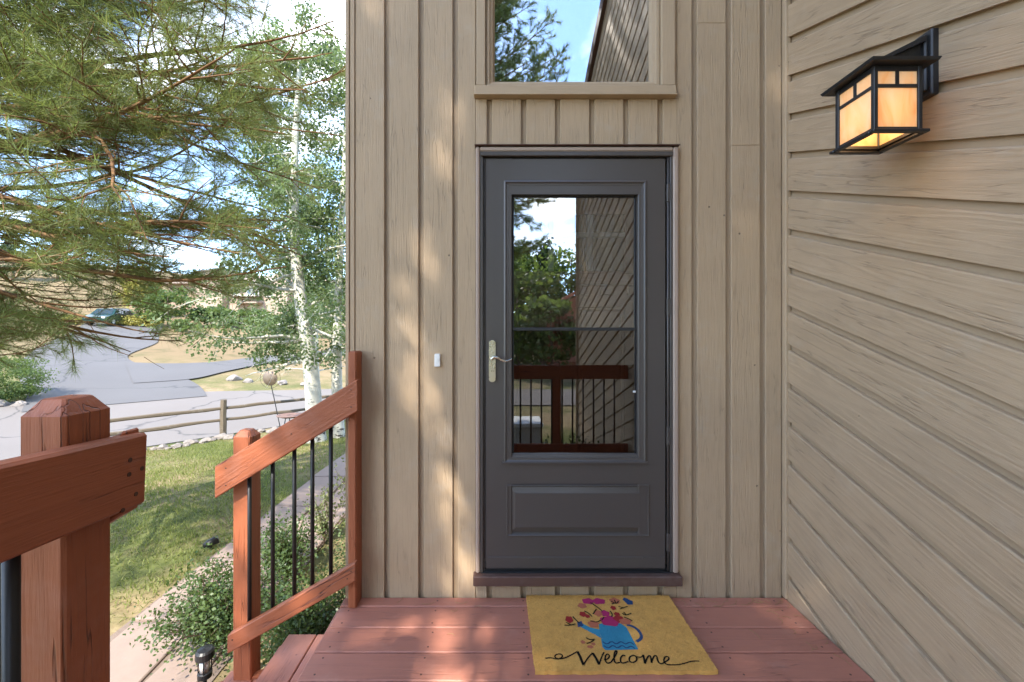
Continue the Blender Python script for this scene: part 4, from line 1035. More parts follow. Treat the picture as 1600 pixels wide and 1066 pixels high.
def pine(name, label, base, height, seed, zlo, whorl_dz, per_whorl, Lmax, tr, needle_w=.0022, per=56, az_bias=None, keep=None, lean=(0, 0), group=None, nlen=.115, sec_step=.19, keepb=None, stray=1.0, trim=None):
    rg = np.random.default_rng(seed)
    base = np.array(base, float)
    def tc_(z): f = z/height; return base+np.array((lean[0]*f, lean[1]*f, z))
    prim = []; sec = []; ter = []; TPt = []; TDt = []
    z = zlo
    while z < height-.3:
        f = (z-zlo)/(height-zlo)
        L0 = Lmax*(1-f)**.75*(.50+.50*min(1, f*4))+.35
        a0 = rg.uniform(0, 2*PI)
        for k in range(per_whorl):
            az = a0+2*PI*k/per_whorl+rg.normal(0, .22)
            if az_bias is not None and rg.uniform() < az_bias[2]: az = az_bias[0]+rg.normal(0, az_bias[1])
            L = L0*rg.uniform(.75, 1.12); el = math.radians(-8+42*f+rg.normal(0, 7))
            d = np.array((math.cos(az)*math.cos(el), math.sin(az)*math.cos(el), math.sin(el)))
            n1 = 14; pp = path_from(tc_(z+rg.uniform(-.12, .12)), d, L, n1, rg, .022*(1-f), .045, .085)
            r0 = .008+.0075*L
            if trim is not None:
                okp = trim(pp); cut = n1 if okp.all() else max(4, int(np.argmin(okp)))
                if cut < n1:
                    q_ = np.linspace(0, cut-1, n1); pp = np.stack([np.interp(q_, np.arange(n1), pp[:, k_]) for k_ in range(3)], 1); L = L*cut/n1
            prim.append((pp, np.linspace(r0, .004, n1)))
            TPt.append(pp[-1]); TDt.append(unit(pp[-1]-pp[-2]))
            m = max(3, int(L/sec_step)); side = 1
            for q in range(m):
                t = .16+.82*(q+rg.uniform(-.3, .3))/m
                if t < .1 or t > .99: continue
                i = t*(n1-1); i0 = int(i); p = pp[i0]+(pp[min(i0+1, n1-1)]-pp[i0])*(i-i0)
                dd = unit(pp[min(i0+1, n1-1)]-pp[max(i0-1, 0)])
                hv = unit(np.cross(dd, (0, 0, 1)))*side; side = -side
                a = rg.uniform(.55, 1.05)
                d2 = unit(dd*math.cos(a)+hv*math.sin(a)+np.array((0, 0, rg.normal(-.02, .22))))
                L2 = (.28+.95*(1-t)*min(1, L/2.6))*rg.uniform(.65, 1.2)
                p2 = path_from(p, d2, L2, 8, rg, .03, .09, .09)
                sec.append((p2, np.linspace(.006*min(1, L2/.6)+.002, .0026, 8)))
                TPt.append(p2[-1]); TDt.append(unit(p2[-1]-p2[-2]))
                m3 = max(1, int(L2/.105)); s3 = 1
                for q3 in range(m3):
                    t3 = .25+.7*(q3+rg.uniform(-.3, .3))/m3; i3 = min(6, max(0, int(t3*7)))
                    dd3 = unit(p2[i3+1]-p2[i3]); h3 = unit(np.cross(dd3, rg.normal(size=3)*.5+np.array((0, 0, 1))))*s3; s3 = -s3
                    a3 = rg.uniform(.5, .95); d3 = unit(dd3*math.cos(a3)+h3*math.sin(a3)+np.array((0, 0, .1)))
                    L3 = rg.uniform(.12, .30); p3 = path_from(p2[i3], d3, L3, 4, rg, 0, .12, .07)
                    if rg.uniform() < .22 and t < .45: ter.append((p3, np.linspace(.0026, .0014, 4))); continue
                    ter.append((p3, np.linspace(.003, .002, 4))); TPt.append(p3[-1]); TDt.append(unit(p3[-1]-p3[-2]))
        z += whorl_dz*rg.uniform(.8, 1.2)
    TPt = np.array(TPt); TDt = np.array(TDt)
    if keep is not None:
        k = keep(TPt, rg); TPt = TPt[k]; TDt = TDt[k]
    if keepb is not None:
        sec = [q for q in sec if keepb(q[0][-1]) or rg.uniform() < .10*stray]; ter = [q for q in ter if keepb(q[0][-1]) or rg.uniform() < .06*stray]
    zz = np.linspace(0, height, 16)
    trunk = [(np.array([tc_(q) for q in zz]), np.linspace(tr, .03, 16)*(1+.35*np.exp(-zz*3)))]
    root = empty(name, tuple(base), label, 'tree', group)
    v, f = join_tubes([(trunk, 14)]); to_local(obj('trunk', fast_mesh('trunk', v, f, True), M['bark_pine']), root)
    v, f = join_tubes([(prim, 7), (sec, 5), (ter, 3)]); to_local(obj('branches', fast_mesh('branches', v, f, True), M['bark_pine']), root)
    v, f = needles(TPt, TDt, rg, per, nlen, needle_w)
    to_local(obj('crown', fast_mesh('crown', v, f), M['needle']), root)
    return root

def low_ok(P): return (P[:, 0] < -1.30+.25*np.clip(P[:, 2]-3, -1, 1)) & (P[:, 2] > .90+.28*(P[:, 0]+4))
def keep_view(P, rg):
    gap = np.array([mnoise.noise((x*1.7, y*1.7, z*1.7)) for x, y, z in P])
    return low_ok(P) & (gap < .10) & ((P[:, 2] < 5.2) | (rg.uniform(0, 1, len(P)) < .4))
# pine whose limbs hang into view on the left
pine('pine_tree', 'big long needled pine with drooping limbs above the lawn', (-4.75, 1.05, hz(-4.75, 1.05)-.05), 7.4, 21, 2.35, .30, 6, 4.35, .17,
     .0031, 50, az_bias=(-.06, .46, .62), sec_step=.125, nlen=.125, trim=low_ok, stray=.5, keep=keep_view, keepb=lambda p: bool(low_ok(p[None])[0]) and mnoise.noise(tuple(p*1.7)) < .16)
# pine behind the porch whose crown shades the door
LIT = [  # (x, z, half width, half height, lean) of sun patches where the crown has gaps, in the plane of the front wall
    (-.27, 2.35, .09, .34, .0), (-.42, 1.60, .12, .34, .12), (-.36, 1.10, .12, .34, -.2), (-.25, .62, .11, .34, -.25), (-.17, .18, .10, .2, 0),
    (-.20, -.235, .20, .14, 0), (.12, -.33, .12, .10, 0), (1.46, -.12, .17, .16, 0), (.79, -.32, .15, .10, 0), (.73, -.53, .16, .10, 0), (-.47, -.26, .10, .10, 0), (.02, -.53, .16, .10, 0), (1.15, -.42, .12, .10, 0), (.45, -.13, .16, .08, 0), (.36, -.44, .14, .09, 0)]
def keep_shade(P, rg=None):
    S = shadow_xy(P); k = S[:, 0] > -.80+(rg.normal(0, .05, len(P)) if rg is not None else 0)
    if rg is not None: k |= (S[:, 0] > -1.45) & (rg.uniform(0, 1, len(P)) < .38)
    for x, z, a, c, tl in LIT:
        u = S[:, 0]-x-tl*(S[:, 1]-z); k &= ~((u/(a*1.15))**2+((S[:, 1]-z)/(c*1.15))**2 < 1)
    return k
pine('shade_pine', 'tall pine behind the porch, mirrored in the upper window', (-1.75, -6.9, hz(-1.75, -6.9)-.05), 13.0, 8, 3.4, .31, 8, 4.0, .20,
     .0085, 52, az_bias=(.75, .7, .42), keep=keep_shade, keepb=lambda p: bool(keep_shade(p[None])[0]), stray=0.0)

# ------------------------------------------------------------------ aspens
def aspen(label, path, r0, seed, nb=42, zmin=1.4, Lb=1.5, leafn=34, left=.6):
    rg = np.random.default_rng(seed); path = np.array(path, float)
    d = np.r_[0, np.cumsum(np.linalg.norm(np.diff(path, axis=0), axis=1))]; n_ = 26
    t = np.linspace(0, d[-1], n_); P_ = np.stack([np.interp(t, d, path[:, k]) for k in range(3)], 1)
    for _ in range(2): P_[1:-1] = (P_[:-2]+2*P_[1:-1]+P_[2:])/4
    hrel = t/d[-1]; rad = r0*(1-.86*hrel)*(1+.25*np.exp(-t*2.2))
    base = P_[0].copy()
    root = empty('aspen_tree', tuple(base), label, 'tree')
    prim = []; sec = []; C = []
    for k in range(nb):
        f = (k+rg.uniform(0, 1))/nb; zt = zmin+(d[-1]-zmin-.1)*f
        i = min(n_-2, int(zt/d[-1]*(n_-1))); p = P_[i]
        az = rg.uniform(0, 2*PI) if rg.uniform() > left else PI+rg.normal(0, .7)
        el = math.radians(rg.normal(18, 18)-14*(1-f)); L = Lb*rg.uniform(.6, 1.15)*(1-.45*f)
        dd = np.array((math.cos(az)*math.cos(el), math.sin(az)*math.cos(el), math.sin(el)))
        pp = path_from(p, dd, L, 9, rg, .05, -.02, .13); prim.append((pp, np.linspace(max(.008, rad[i]*.32), .003, 9)))
        for q in range(10):
            j = rg.integers(2, 9); d2 = unit(dd*.4+rg.normal(size=3)*.8); L2 = rg.uniform(.25, .55)
            p2 = path_from(pp[j], d2, L2, 4, rg, .03, -.06, .15); sec.append((p2, np.linspace(.004, .0018, 4)))
            for s in (1, 2, 3): C.append(p2[s]+rg.normal(0, .085, (leafn*3//6, 3)))
    C = np.concatenate(C); C = C[C[:, 2] > .62+rg.normal(0, .08, len(C))]
    v, f = join_tubes([([(P_-base, rad)], 16)]); o = obj('trunk', fast_mesh('trunk', v, f, True), M['bark_aspen'], root)
    v, f = join_tubes([(prim, 6), (sec, 3)]); obj('branches', fast_mesh('branches', v-base, f, True), M['bark_aspen'], root)
    v, f = leaves(C-base, rg, .062, .15); obj('crown', fast_mesh('crown', v, f), M['aspen_leaf'], root)
    return root
gzz = hz(-3.75, 6.7)
aspen('leaning white aspen with long left branches standing by the rail fence', [(-3.74, 6.75, gzz-.1), (-3.83, 6.75, .3), (-3.95, 6.75, 1.2), (-4.12, 6.75, 2.2), (-4.22, 6.75, 3.4), (-4.25, 6.8, 4.6), (-4.2, 6.85, 6.2), (-4.1, 6.9, 8.0)], .175, 3, 64, 2.1, 2.15, 30, .62)
aspen('straight white aspen beside the corner of the tan house', [(-3.42, 7.1, gzz-.1), (-3.46, 7.1, .6), (-3.42, 7.1, 2.0), (-3.36, 7.1, 3.4), (-3.3, 7.15, 5.0), (-3.25, 7.2, 7.6)], .125, 7, 44, 2.0, 1.25, 30, .3)
aspen('slim young aspen behind the two larger white trunks', [(-5.3, 10.6, hz(-5.3, 10.6)-.1), (-5.4, 10.6, 1.0), (-5.35, 10.6, 3.0), (-5.3, 10.6, 6.6)], .085, 12, 40, 1.6, 1.9, 30, .6)

# ------------------------------------------------------------------ shrubs and weeds by the steps
def shrub(label, c, rx, ry, h, seed, n_=2600, size=.026, mat='shrub_leaf', stems=26, group=None, name='shrub', cat='shrub'):
    rg = np.random.default_rng(seed); base = np.array((c[0], c[1], hz(c[0], c[1])))
    root = empty(name, tuple(base), label, cat, group)
    segs = []; C = []
    for k in range(stems):
        az = rg.uniform(0, 2*PI); rr = rg.uniform(.1, 1)**.6; tip = np.array((math.cos(az)*rx*rr, math.sin(az)*ry*rr, h*(1-.55*rr**2)*rg.uniform(.75, 1.1)))
        q = np.linspace(0, 1, 7)[:, None]; pp = q*tip*np.array((1, 1, 0))*(.4+.6*q)+np.array((0, 0, 1))*tip[2]*q**.8+rg.normal(0, .012, (7, 3))*q
        segs.append((pp, np.linspace(.006, .002, 7)))
        for s in (2, 3, 4, 5, 6): C.append(pp[s]+rg.normal(0, .055*min(1.6, max(rx, h)/.45), (n_//(stems*5), 3)))
    C = np.concatenate(C); C[:, 2] = np.abs(C[:, 2])+.01
    v, f = join_tubes([(segs, 4)]); obj('stems', fast_mesh('stems', v, f, True), M['twig'], root)
    v, f = leaves(C, rg, size, .35); obj('foliage', fast_mesh('foliage', v, f), M[mat], root)
    return root
shrub('dense dark green shrub beside the sandstone path and black path light', (-1.74, .62), .35, .38, .50, 31, 8000, .020, stems=60)
shrub('low green shrub spilling under the sloping stair railing', (-1.18, .52), .45, .36, .40, 32, 7500, .020, stems=50)
shrub('small green shrub tucked against the house corner below the railing', (-.92, 1.15), .34, .40, .50, 33, 6000, .020, stems=40)
shrub('leafy shrub at the path bend behind the stair post', (-1.72, 1.35), .30, .30, .48, 36, 4200, .021, stems=32)
def weed(label, c, h, n_, seed, spread=.28):
    rg = np.random.default_rng(seed); base = np.array((c[0], c[1], hz(c[0], c[1])))
    root = empty('tall_weed', tuple(base), label, 'weed', 'pale weeds by the path')
    segs = []; C = []
    for k in range(n_):
        az = rg.uniform(0, 2*PI); hh = h*rg.uniform(.55, 1.1); s_ = spread*rg.uniform(.2, 1)
        q = np.linspace(0, 1, 8)[:, None]; pp = np.array((math.cos(az)*s_, math.sin(az)*s_, 0))*q**1.6+np.array((0, 0, hh))*q+rg.normal(0, .008, (8, 3))*q
        segs.append((pp, np.linspace(.004, .0015, 8)))
        for j in range(2, 8): C.append(pp[j]+rg.normal(0, .024, (7, 3)))
    v, f = join_tubes([(segs, 4)]); obj('stems', fast_mesh('stems', v, f, True), M['twig'], root)
    v, f = leaves(np.concatenate(C), rg, .028, .1); obj('foliage', fast_mesh('foliage', v, f), M['pale_leaf'], root)
for k, (x, y, h) in enumerate(((-1.30, 2.1, .62), (-1.48, 2.6, .72), (-1.12, 2.5, .66), (-1.25, 3.2, .75), (-1.0, 3.3, .6), (-1.62, 1.9, .5), (-1.35, 4.2, .6), (-1.75, 5.2, .55))):
    weed('tall pale weed with thin stems between path and house', (x, y), h, 16, 50+k)

# ------------------------------------------------------------------ flagstone path
pathb = MB().box(-2.52, -1.60, -3.2, 9.0, -1.2, -.70)
path_v = []; path_f = []
for j, y in enumerate(np.linspace(-3.2, 9.0, 62)):
    for i, x in enumerate(np.linspace(-2.53, -1.62, 6)): path_v.append((x, y, hz(x, y)+.008))
for j in range(61):
    for i in range(5): q = j*6+i; path_f.append((q, q+1, q+7, q+6))
path = obj('path', fast_mesh('path', path_v, path_f), plain_mat('path_grit', (0.20, 0.15, 0.12), .95, var=.4, scale=30, bump=.5)); tag(path, kind='structure')
random.seed(23)
ys = [-3.1]
while ys[-1] < 8.4: ys.append(ys[-1]+random.uniform(.75, 1.35))
split = [(-2.06+random.uniform(-.16, .16)) for _ in ys]
def flag(pts):
    cx_ = sum(p[0] for p in pts)/len(pts); cy_ = sum(p[1] for p in pts)/len(pts)
    q = []
    for i in range(len(pts)):
        a, c = pts[i], pts[(i+1) % len(pts)]
        for t in (0, .25, .5, .75):
            x, y = a[0]*(1-t)+c[0]*t, a[1]*(1-t)+c[1]*t
            x += (cx_-x)*.016+random.uniform(-.009, .009); y += (cy_-y)*.016+random.uniform(-.009, .009); q.append((x, y))
    z = hz(cx_, cy_)+random.uniform(.022, .032); sl_ = (hz(cx_, cy_+.3)-hz(cx_, cy_-.3))/.6
    n_ = len(q)
    vs = [(x-cx_, y-cy_, (y-cy_)*sl_-.05) for x, y in q]+[(x-cx_, y-cy_, (y-cy_)*sl_-.006) for x, y in q]+[((x-cx_)*.97, (y-cy_)*.97, (y-cy_)*sl_) for x, y in q]
    fs = [tuple(range(n_-1, -1, -1)), tuple(range(2*n_, 3*n_))]
    for r_ in (0, 1): fs += [(r_*n_+i, r_*n_+(i+1) % n_, (r_+1)*n_+(i+1) % n_, (r_+1)*n_+i) for i in range(n_)]
    o = MB().add(vs, fs).build('flagstone', M['flag'], path, loc=(cx_, cy_, z))
for k in range(len(ys)-1):
    y0, y1 = ys[k], ys[k+1]; xa, xb = -2.50+random.uniform(-.06, .04), -1.66+random.uniform(-.05, .05)
    if random.random() < .55: flag([(xa, y0), (xb, y0), (xb, y1), (xa, y1)])
    else:
        flag([(xa, y0), (split[k], y0), (split[k]+random.uniform(-.06, .06), y1), (xa, y1)])
        flag([(split[k], y0), (xb, y0), (xb, y1), (split[k], y1)])

# ------------------------------------------------------------------ lawn
rg = np.random.default_rng(77)
n_ = 200000
gxp = rg.uniform(-13, -2.5, n_); gyp = rg.uniform(-1.6, 11.5, n_)
s_ = fence_s(gxp, gyp); dist = gyp+2.095
kk = (s_ < -.15) & (dist > .9) & (gxp > -1.26*dist-.6)
edge_ok = gxp < -2.53+rg.normal(0, .03, n_)
pat = np.array([mnoise.noise((x*.55, y*.55, 3.1)) + .5*mnoise.noise((x*2.1, y*2.1, 1.7)) for x, y in zip(gxp, gyp)])
kk &= edge_ok & (rg.uniform(0, 1, n_) < np.clip(.72+.9*pat, .12, 1.0))
gxp, gyp, pat = gxp[kk], gyp[kk], pat[kk]; n_ = len(gxp)
g0 = np.stack([gxp, gyp, H(gxp, gyp)], 1)
bh = (.020+.034*rg.uniform(0, 1, n_))*(1+.5*np.clip(pat, -.6, .8)); bw = .0042+.0030*rg.uniform(0, 1, n_)
a = rg.uniform(0, 2*PI, n_); ln = rg.normal(0, .022, (n_, 2))
V = np.stack([g0+np.stack([-np.cos(a)*bw, -np.sin(a)*bw, np.zeros(n_)-.004], 1), g0+np.stack([np.cos(a)*bw, np.sin(a)*bw, np.zeros(n_)-.004], 1),
              g0+np.stack([ln[:, 0], ln[:, 1], bh], 1)], 1).reshape(-1, 3)
lawn = obj('lawn_grass', fast_mesh('lawn_grass', V, np.arange(n_*3).reshape(-1, 3)), M['grass'])
tag(lawn, 'patchy green and straw coloured lawn between path and rail fence', 'grass', kind='stuff')

# ------------------------------------------------------------------ split rail fence, rocks, ornaments
fence = empty('split_rail_fence', (F0[0], F0[1], hz(*F0)), 'weathered two rail split rail fence along the road', 'fence')
random.seed(9)
def fpost(t):
    x, y = fp(t, 0); g = hz(x, y)
    b = MB(); pts = [(x+random.uniform(-.01, .01), y, g-.25+q*1.13/6) for q in range(7)]
    b.tube(pts, [.075+random.uniform(-.006, .006) for _ in pts[:-1]]+[.066], 7)
    to_local(b.build('post', M['weathered']), fence)
ts = [-3.05, 0, 3.0, 6.0, 9.0]
for t in ts: fpost(t)
for t0, t1 in zip(ts[:-1], ts[1:]):
    for hh in (.40, .68):
        (x0, y0), (x1, y1) = fp(t0, 0), fp(t1, 0); b = MB(); pts = []
        for q in range(9):
            f = q/8; pts.append((x0+(x1-x0)*f+random.uniform(-.012, .012), y0+(y1-y0)*f, hz(x0, y0)*(1-f)+hz(x1, y1)*f+hh+random.uniform(-.012, .012)))
        b.tube(pts, [.034]+[.040+random.uniform(-.006, .006) for _ in pts[1:-1]]+[.034], 6)
        to_local(b.build('rail', M['weathered']), fence)
rock_me = []
for k in range(7):
    bm = bmesh.new(); bmesh.ops.create_icosphere(bm, subdivisions=2, radius=1)
    sx, sy, sz = random.uniform(.8, 1.3), random.uniform(.7, 1.1), random.uniform(.45, .7)
    for v in bm.verts:
        nn = 1+.45*mnoise.noise(v.co*1.5+Vector((k*7, 3, 1)))+.25*mnoise.noise(v.co*3.1+Vector((k*3, 9, 1)))
        v.co = Vector((v.co.x*sx, v.co.y*sy, max(v.co.z*sz, -.35)))*nn
    me = bpy.data.meshes.new('rock'); bm.to_mesh(me); bm.free(); me.materials.append(M['rock']); rock_me.append(me)
def rock(x, y, r, label, group, name='border_rock'):
    o = obj(name, random.choice(rock_me)); o.location = (x, y, hz(x, y)+r*.18); o.scale = (r, r, r); o.rotation_euler = (0, 0, random.uniform(0, 6.28))
    tag(o, label, 'rock', group); return o
for k in range(64):
    t = -4.3+k*.145; s = -.32+random.uniform(-.16, .14)
    rock(*fp(t+random.uniform(-.05, .05), s), random.uniform(.07, .15), 'rounded border stone on the lawn edge under the split rail fence', 'stones along the fence')
for k, (x, y, r) in enumerate(((-12.2, 17.6, .32), (-11.4, 17.4, .22), (-9.9, 17.5, .25), (-8.9, 17.6, .2), (-13.0, 24.9, .55), (-13.6, 25.2, .4), (-12.2, 25.8, .35))):
    rock(x, y, r, 'pale landscape boulder on the dry grass across the road', 'boulders across the road', 'boulder')
for k, (x, y, r) in enumerate(((-15.9, 11.4, .30), (-15.4, 11.6, .22), (-16.4, 11.1, .26))):
    rock(x, y, r, 'pale stone at the foot of the roadside juniper', 'stones by the juniper', 'boulder')

# garden spinner: a leaning stake with a bronze disc and wire ring
sx_, sy_ = -5.33, 8.45; g = hz(sx_, sy_)
spin = empty('garden_spinner', (sx_, sy_, g), 'leaning metal garden spinner with round bronze disc near the fence', 'ornament')
top = Vector((sx_-.37, sy_, g+1.60))
to_local(MB().tube([(sx_, sy_, g-.1), tuple(Vector((sx_, sy_, g))*.5+top*.5), tuple(top)], .011, 8).build('stake', M['black']), spin)
cx_ = top-(top-Vector((sx_, sy_, g))).normalized()*.27+Vector((.03, -.03, 0))
b = MB(); n1 = 28
for k in range(7):
    pass
rings_ = [(0.0, -.03), (.06, -.028), (.12, -.018), (.175, 0), (.185, .006)]
vs = []; fs = []
for r_, y_ in rings_:
    for k in range(n1): vs.append((cx_.x+max(r_, .002)*math.cos(2*PI*k/n1), cx_.y+y_, cx_.z+max(r_, .002)*math.sin(2*PI*k/n1)))
for i in range(len(rings_)-1):
    for k in range(n1): fs.append((i*n1+k, i*n1+(k+1) % n1, (i+1)*n1+(k+1) % n1, (i+1)*n1+k))
fs.append(tuple(range(n1)))
M['disc'] = plain_mat('hammered_bronze', (0.20, 0.15, 0.11), .45, .7, .4, 14, .5)
to_local(MB().add(vs, fs).build('disc', M['disc'], smooth=True), spin)
to_local(MB().tube([(cx_.x+.25*math.cos(q), cx_.y+.01, cx_.z+.25*math.sin(q)) for q in np.linspace(0, 2*PI, 37)], .004, 5, False).build('wire_ring', M['black']), spin)
# low dish on legs
bx, by = -5.06, 8.32; g = hz(bx, by)
dish = empty('bird_bath', (bx, by, g), 'low red clay dish on a stand beside the garden spinner', 'bird bath')
M['clay'] = plain_mat('clay_dish', (0.20, 0.12, 0.095), .7)
to_local(MB().lathe([(.02, .36), (.20, .38), (.30, .42), (.31, .435), (.29, .43), (.19, .40), (.02, .385)], (bx, by, g), 24).build('dish', M['clay'], smooth=True), dish)
for q in (0, 2.1, 4.2):
    to_local(MB().tube([(bx+.20*math.cos(q), by+.20*math.sin(q), g-.03), (bx+.12*math.cos(q), by+.12*math.sin(q), g+.385)], .012, 6).build('leg', M['black']), dish)

# path lights
def path_light(x, y, label):
    g = hz(x, y); r_ = empty('path_light', (x, y, g), label, 'light fixture')
    to_local(MB().tube([(x, y, g-.05), (x, y, g+.19)], .010, 8).build('stem', M['black']), r_)
    to_local(MB().lathe([(.028, .185), (.034, .19), (.034, .215), (.028, .22)], (x, y, g), 18).build('base', M['black']), r_)
    to_local(MB().lathe([(.024, .2205), (.024, .289)], (x, y, g), 18).build('lens', M['lens'], smooth=True), r_)
    for q in range(4):
        a_ = q*PI/2+.4; to_local(MB().tube([(x+.030*math.cos(a_), y+.030*math.sin(a_), g+.215), (x+.030*math.cos(a_), y+.030*math.sin(a_), g+.292)], .003, 6).build('rib', M['black']), r_)
    to_local(MB().lathe([(.042, .29), (.044, .294), (.043, .325), (.034, .335), (.005, .342)], (x, y, g), 20).build('cap', M['black']), r_)
M['lens'] = plain_mat('clear_lens', (0.62, 0.60, 0.57), .15, var=.2, scale=40)
path_light(-1.53, .13, 'black cylinder path light in front of the dense shrub')
x, y = -2.62, 1.80; g = hz(x, y)
spot = empty('spot_light', (x, y, g), 'small black ground spotlight at the lawn edge of the path', 'light fixture')
to_local(MB().tube([(x, y, g-.06), (x, y, g+.05)], .008, 6).build('stake', M['black']), spot)
to_local(MB().tube([(x-.05, y-.03, g+.045), (x-.02, y-.012, g+.06), (x+.045, y+.03, g+.085)], [.022, .034, .036], 14).build('head', M['black'], smooth=True), spot)

# ------------------------------------------------------------------ far things
def clump_tree(name, label, x, y, h, w, seed, mat, n_=2600, size=.32, cone=False, group='trees around the yard', trunk=True):
    rg = np.random.default_rng(seed); g = hz(x, y); root = empty(name, (x, y, g), label, 'tree' if trunk else 'bush', group)
    if trunk:
        v, f = join_tubes([([(np.array([(0, 0, -.2), (.03, 0, h*.3), (-.03, .02, h*.6), (0, 0, h*.93)]), np.array((.026, .021, .013, .004))*h)], 9)])
        obj('trunk', fast_mesh('trunk', v, f, True), M['twig'], root)
    nc = 70 if cone else 46; cc = []
    for k in range(nc):
        f = rg.uniform(.06 if not trunk or cone else .25, 1) ; az = rg.uniform(0, 2*PI)
        rr = (w/2)*((1.02-f) if cone else math.sqrt(max(.02, 1-((f-.55)/.5)**2)))*rg.uniform(.35, 1)**.5
        c = np.array((math.cos(az)*rr, math.sin(az)*rr, h*f*(.97)))
        cc.append(c+rg.normal(0, 1, (n_//nc, 3))*np.array((w*.085, w*.085, (.020 if cone else .055)*h)))
    C = np.concatenate(cc); C[:, 2] = np.abs(C[:, 2])
    v, f = leaves(C, rg, size, .2); obj('crown', fast_mesh('crown', v, f), M[mat], root)
    return root
clump_tree('juniper_bush', 'upright green juniper on the far side of the road', -16.6, 11.9, 1.45, 2.3, 61, 'far_leaf', 12000, .055, trunk=False, group=None)
for k, (px, d, h, w, mt, lb) in enumerate(((262, 40, 3.6, 4.2, 'far_leaf', 'round leafy tree left of the distant tan house'), (215, 46, 5.4, 3.4, 'yellow_leaf', 'yellowing tree at the end of the asphalt driveway'),
        (395, 44, 1.9, 4.4, 'far_leaf', 'broad green tree in front of the distant tan house'), (330, 43, 2.0, 3.4, 'far_leaf', 'bushy green tree below the angled parapet of the distant house'), (505, 40, 5.0, 4.2, 'far_leaf', 'leafy tree beside the right end of the distant house'),
        (90, 60, 6.0, 3.6, 'far_conifer', 'dark conifer at the foot of the golden hill'), (20, 55, 7.5, 4.0, 'far_conifer', 'tall dark conifer on the slope beyond the road'))):
    x = (px-774)/660*d; clump_tree('background_tree', lb, x, d-2.095, h, w, 70+k, mt, 3000, .26, cone=(mt == 'far_conifer'))
for k, (px, d, h, w, mt) in enumerate(((205, 38.5, .9, 2.0, 'yellow_leaf'), (232, 38.5, 1.0, 2.2, 'yellow_leaf'), (120, 37, .8, 2.2, 'yellow_leaf'), (80, 36, .8, 2.4, 'yellow_leaf'), (285, 37, 1.1, 1.6, 'far_leaf'))):
    x = (px-774)/660*d; clump_tree('brush_clump', 'yellow green brush clump where the driveway ends', x, d-2.095, h, w, 90+k, mt, 1400, .14, trunk=False, group='brush at the driveway end')
# trees behind the camera, mirrored in the glass
bk = [(-9, -22, 8, 5.5, 'far_leaf'), (-3.5, -25, 9, 5, 'far_conifer'), (1.2, -21, 5.6, 4.6, 'far_leaf'), (3.2, -26, 8.5, 4.0, 'far_conifer'), (5.6, -22, 5.2, 4.2, 'far_leaf'), (8.2, -27, 9, 4.6, 'far_conifer'), (13, -24, 7, 5.5, 'far_leaf'), (0.2, -29, 8.5, 4, 'far_conifer'), (-14, -26, 9, 5, 'far_conifer'), (2.6, -17.5, 3.4, 3.2, 'far_leaf'), (0.6, -24.5, 7.0, 5.0, 'back_leaf'), (2.8, -23.5, 6.2, 4.6, 'back_leaf'), (4.8, -24.5, 7.2, 5.0, 'back_leaf'), (7.0, -24, 6.4, 5, 'back_leaf'), (1.8, -27, 8.2, 3.6, 'far_conifer')]
for k, (x, y, h, w, mt) in enumerate(bk):
    clump_tree('yard_tree', 'dark conifer mirrored in the storm door glass' if mt == 'far_conifer' else 'leafy green tree mirrored in the storm door glass', x, y, h, w, 110+k, mt, 2600, .24, cone=(mt == 'far_conifer'), group='conifers behind the porch' if mt == 'far_conifer' else 'leafy trees behind the porch')

# parked vehicle at the end of the asphalt
M['teal_paint'] = plain_mat('teal_paint', (0.015, 0.055, 0.05), .25, .3, .05); M['car_glass'] = plain_mat('car_glass', (0.02, 0.03, 0.03), .05, 0, .1, spec=.9)
M['tyre'] = plain_mat('tyre', (0.02, 0.02, 0.02), .8); M['lampglass'] = plain_mat('lamp_glass', (0.6, 0.6, 0.58), .2)
cd = 38.0; cx0 = (174-774)/660*cd; cy0 = cd-2.095; cg = hz(cx0, cy0)+.05
car = empty('parked_car', (cx0, cy0, cg), 'dark teal car parked at the end of the asphalt behind pine branches', 'car')
car.rotation_euler = (0, -.05, math.radians(104))
prof = [(-2.15, .35), (-2.2, .75), (-1.25, .95), (-.55, 1.45), (1.2, 1.48), (1.95, .98), (2.2, .9), (2.2, .4)]
b = MB(); vs = []; n1 = len(prof)
for y_, ins in ((-.88, .0), (-.80, .06), (.80, .06), (.88, .0)):
    for (u, v) in prof: vs.append((u, y_ if v < 1.0 else y_*.80, v))
lo = vs[:n1]; hi_ = vs[3*n1:]
fs = [tuple(range(n1)), tuple(range(2*n1-1, n1-1, -1))]+[(i, (i+1) % n1, n1+(i+1) % n1, n1+i) for i in range(n1)]
obj('body', MB().add(lo+hi_, fs).mesh('body'), M['teal_paint'], car)
b = MB()
for sgn in (-1, 1):
    b.add([(-1.1, sgn*.875, .98), (-.5, sgn*.735, 1.40), (1.1, sgn*.735, 1.42), (1.7, sgn*.875, 1.0)], [(0, 1, 2, 3)])
b.add([(-1.24, -.72, .985), (-1.24, .72, .985), (-.60, .60, 1.43), (-.60, -.60, 1.43)], [(0, 1, 2, 3)])
b.add([(1.92, -.72, 1.03), (1.92, .72, 1.03), (1.26, .60, 1.46), (1.26, -.60, 1.46)], [(0, 1, 2, 3)])
obj('windows', b.mesh('windows', recalc=False), M['car_glass'], car)
for u in (-1.35, 1.35):
    for sgn in (-1, 1):
        w_o = MB().tube([(u, sgn*.70, .33), (u, sgn*.90, .33)], .33, 18).build('wheel', M['tyre'], car)
        MB().tube([(u, sgn*.89, .33), (u, sgn*.91, .33)], .19, 14).build('rim', M['lampglass'], w_o)
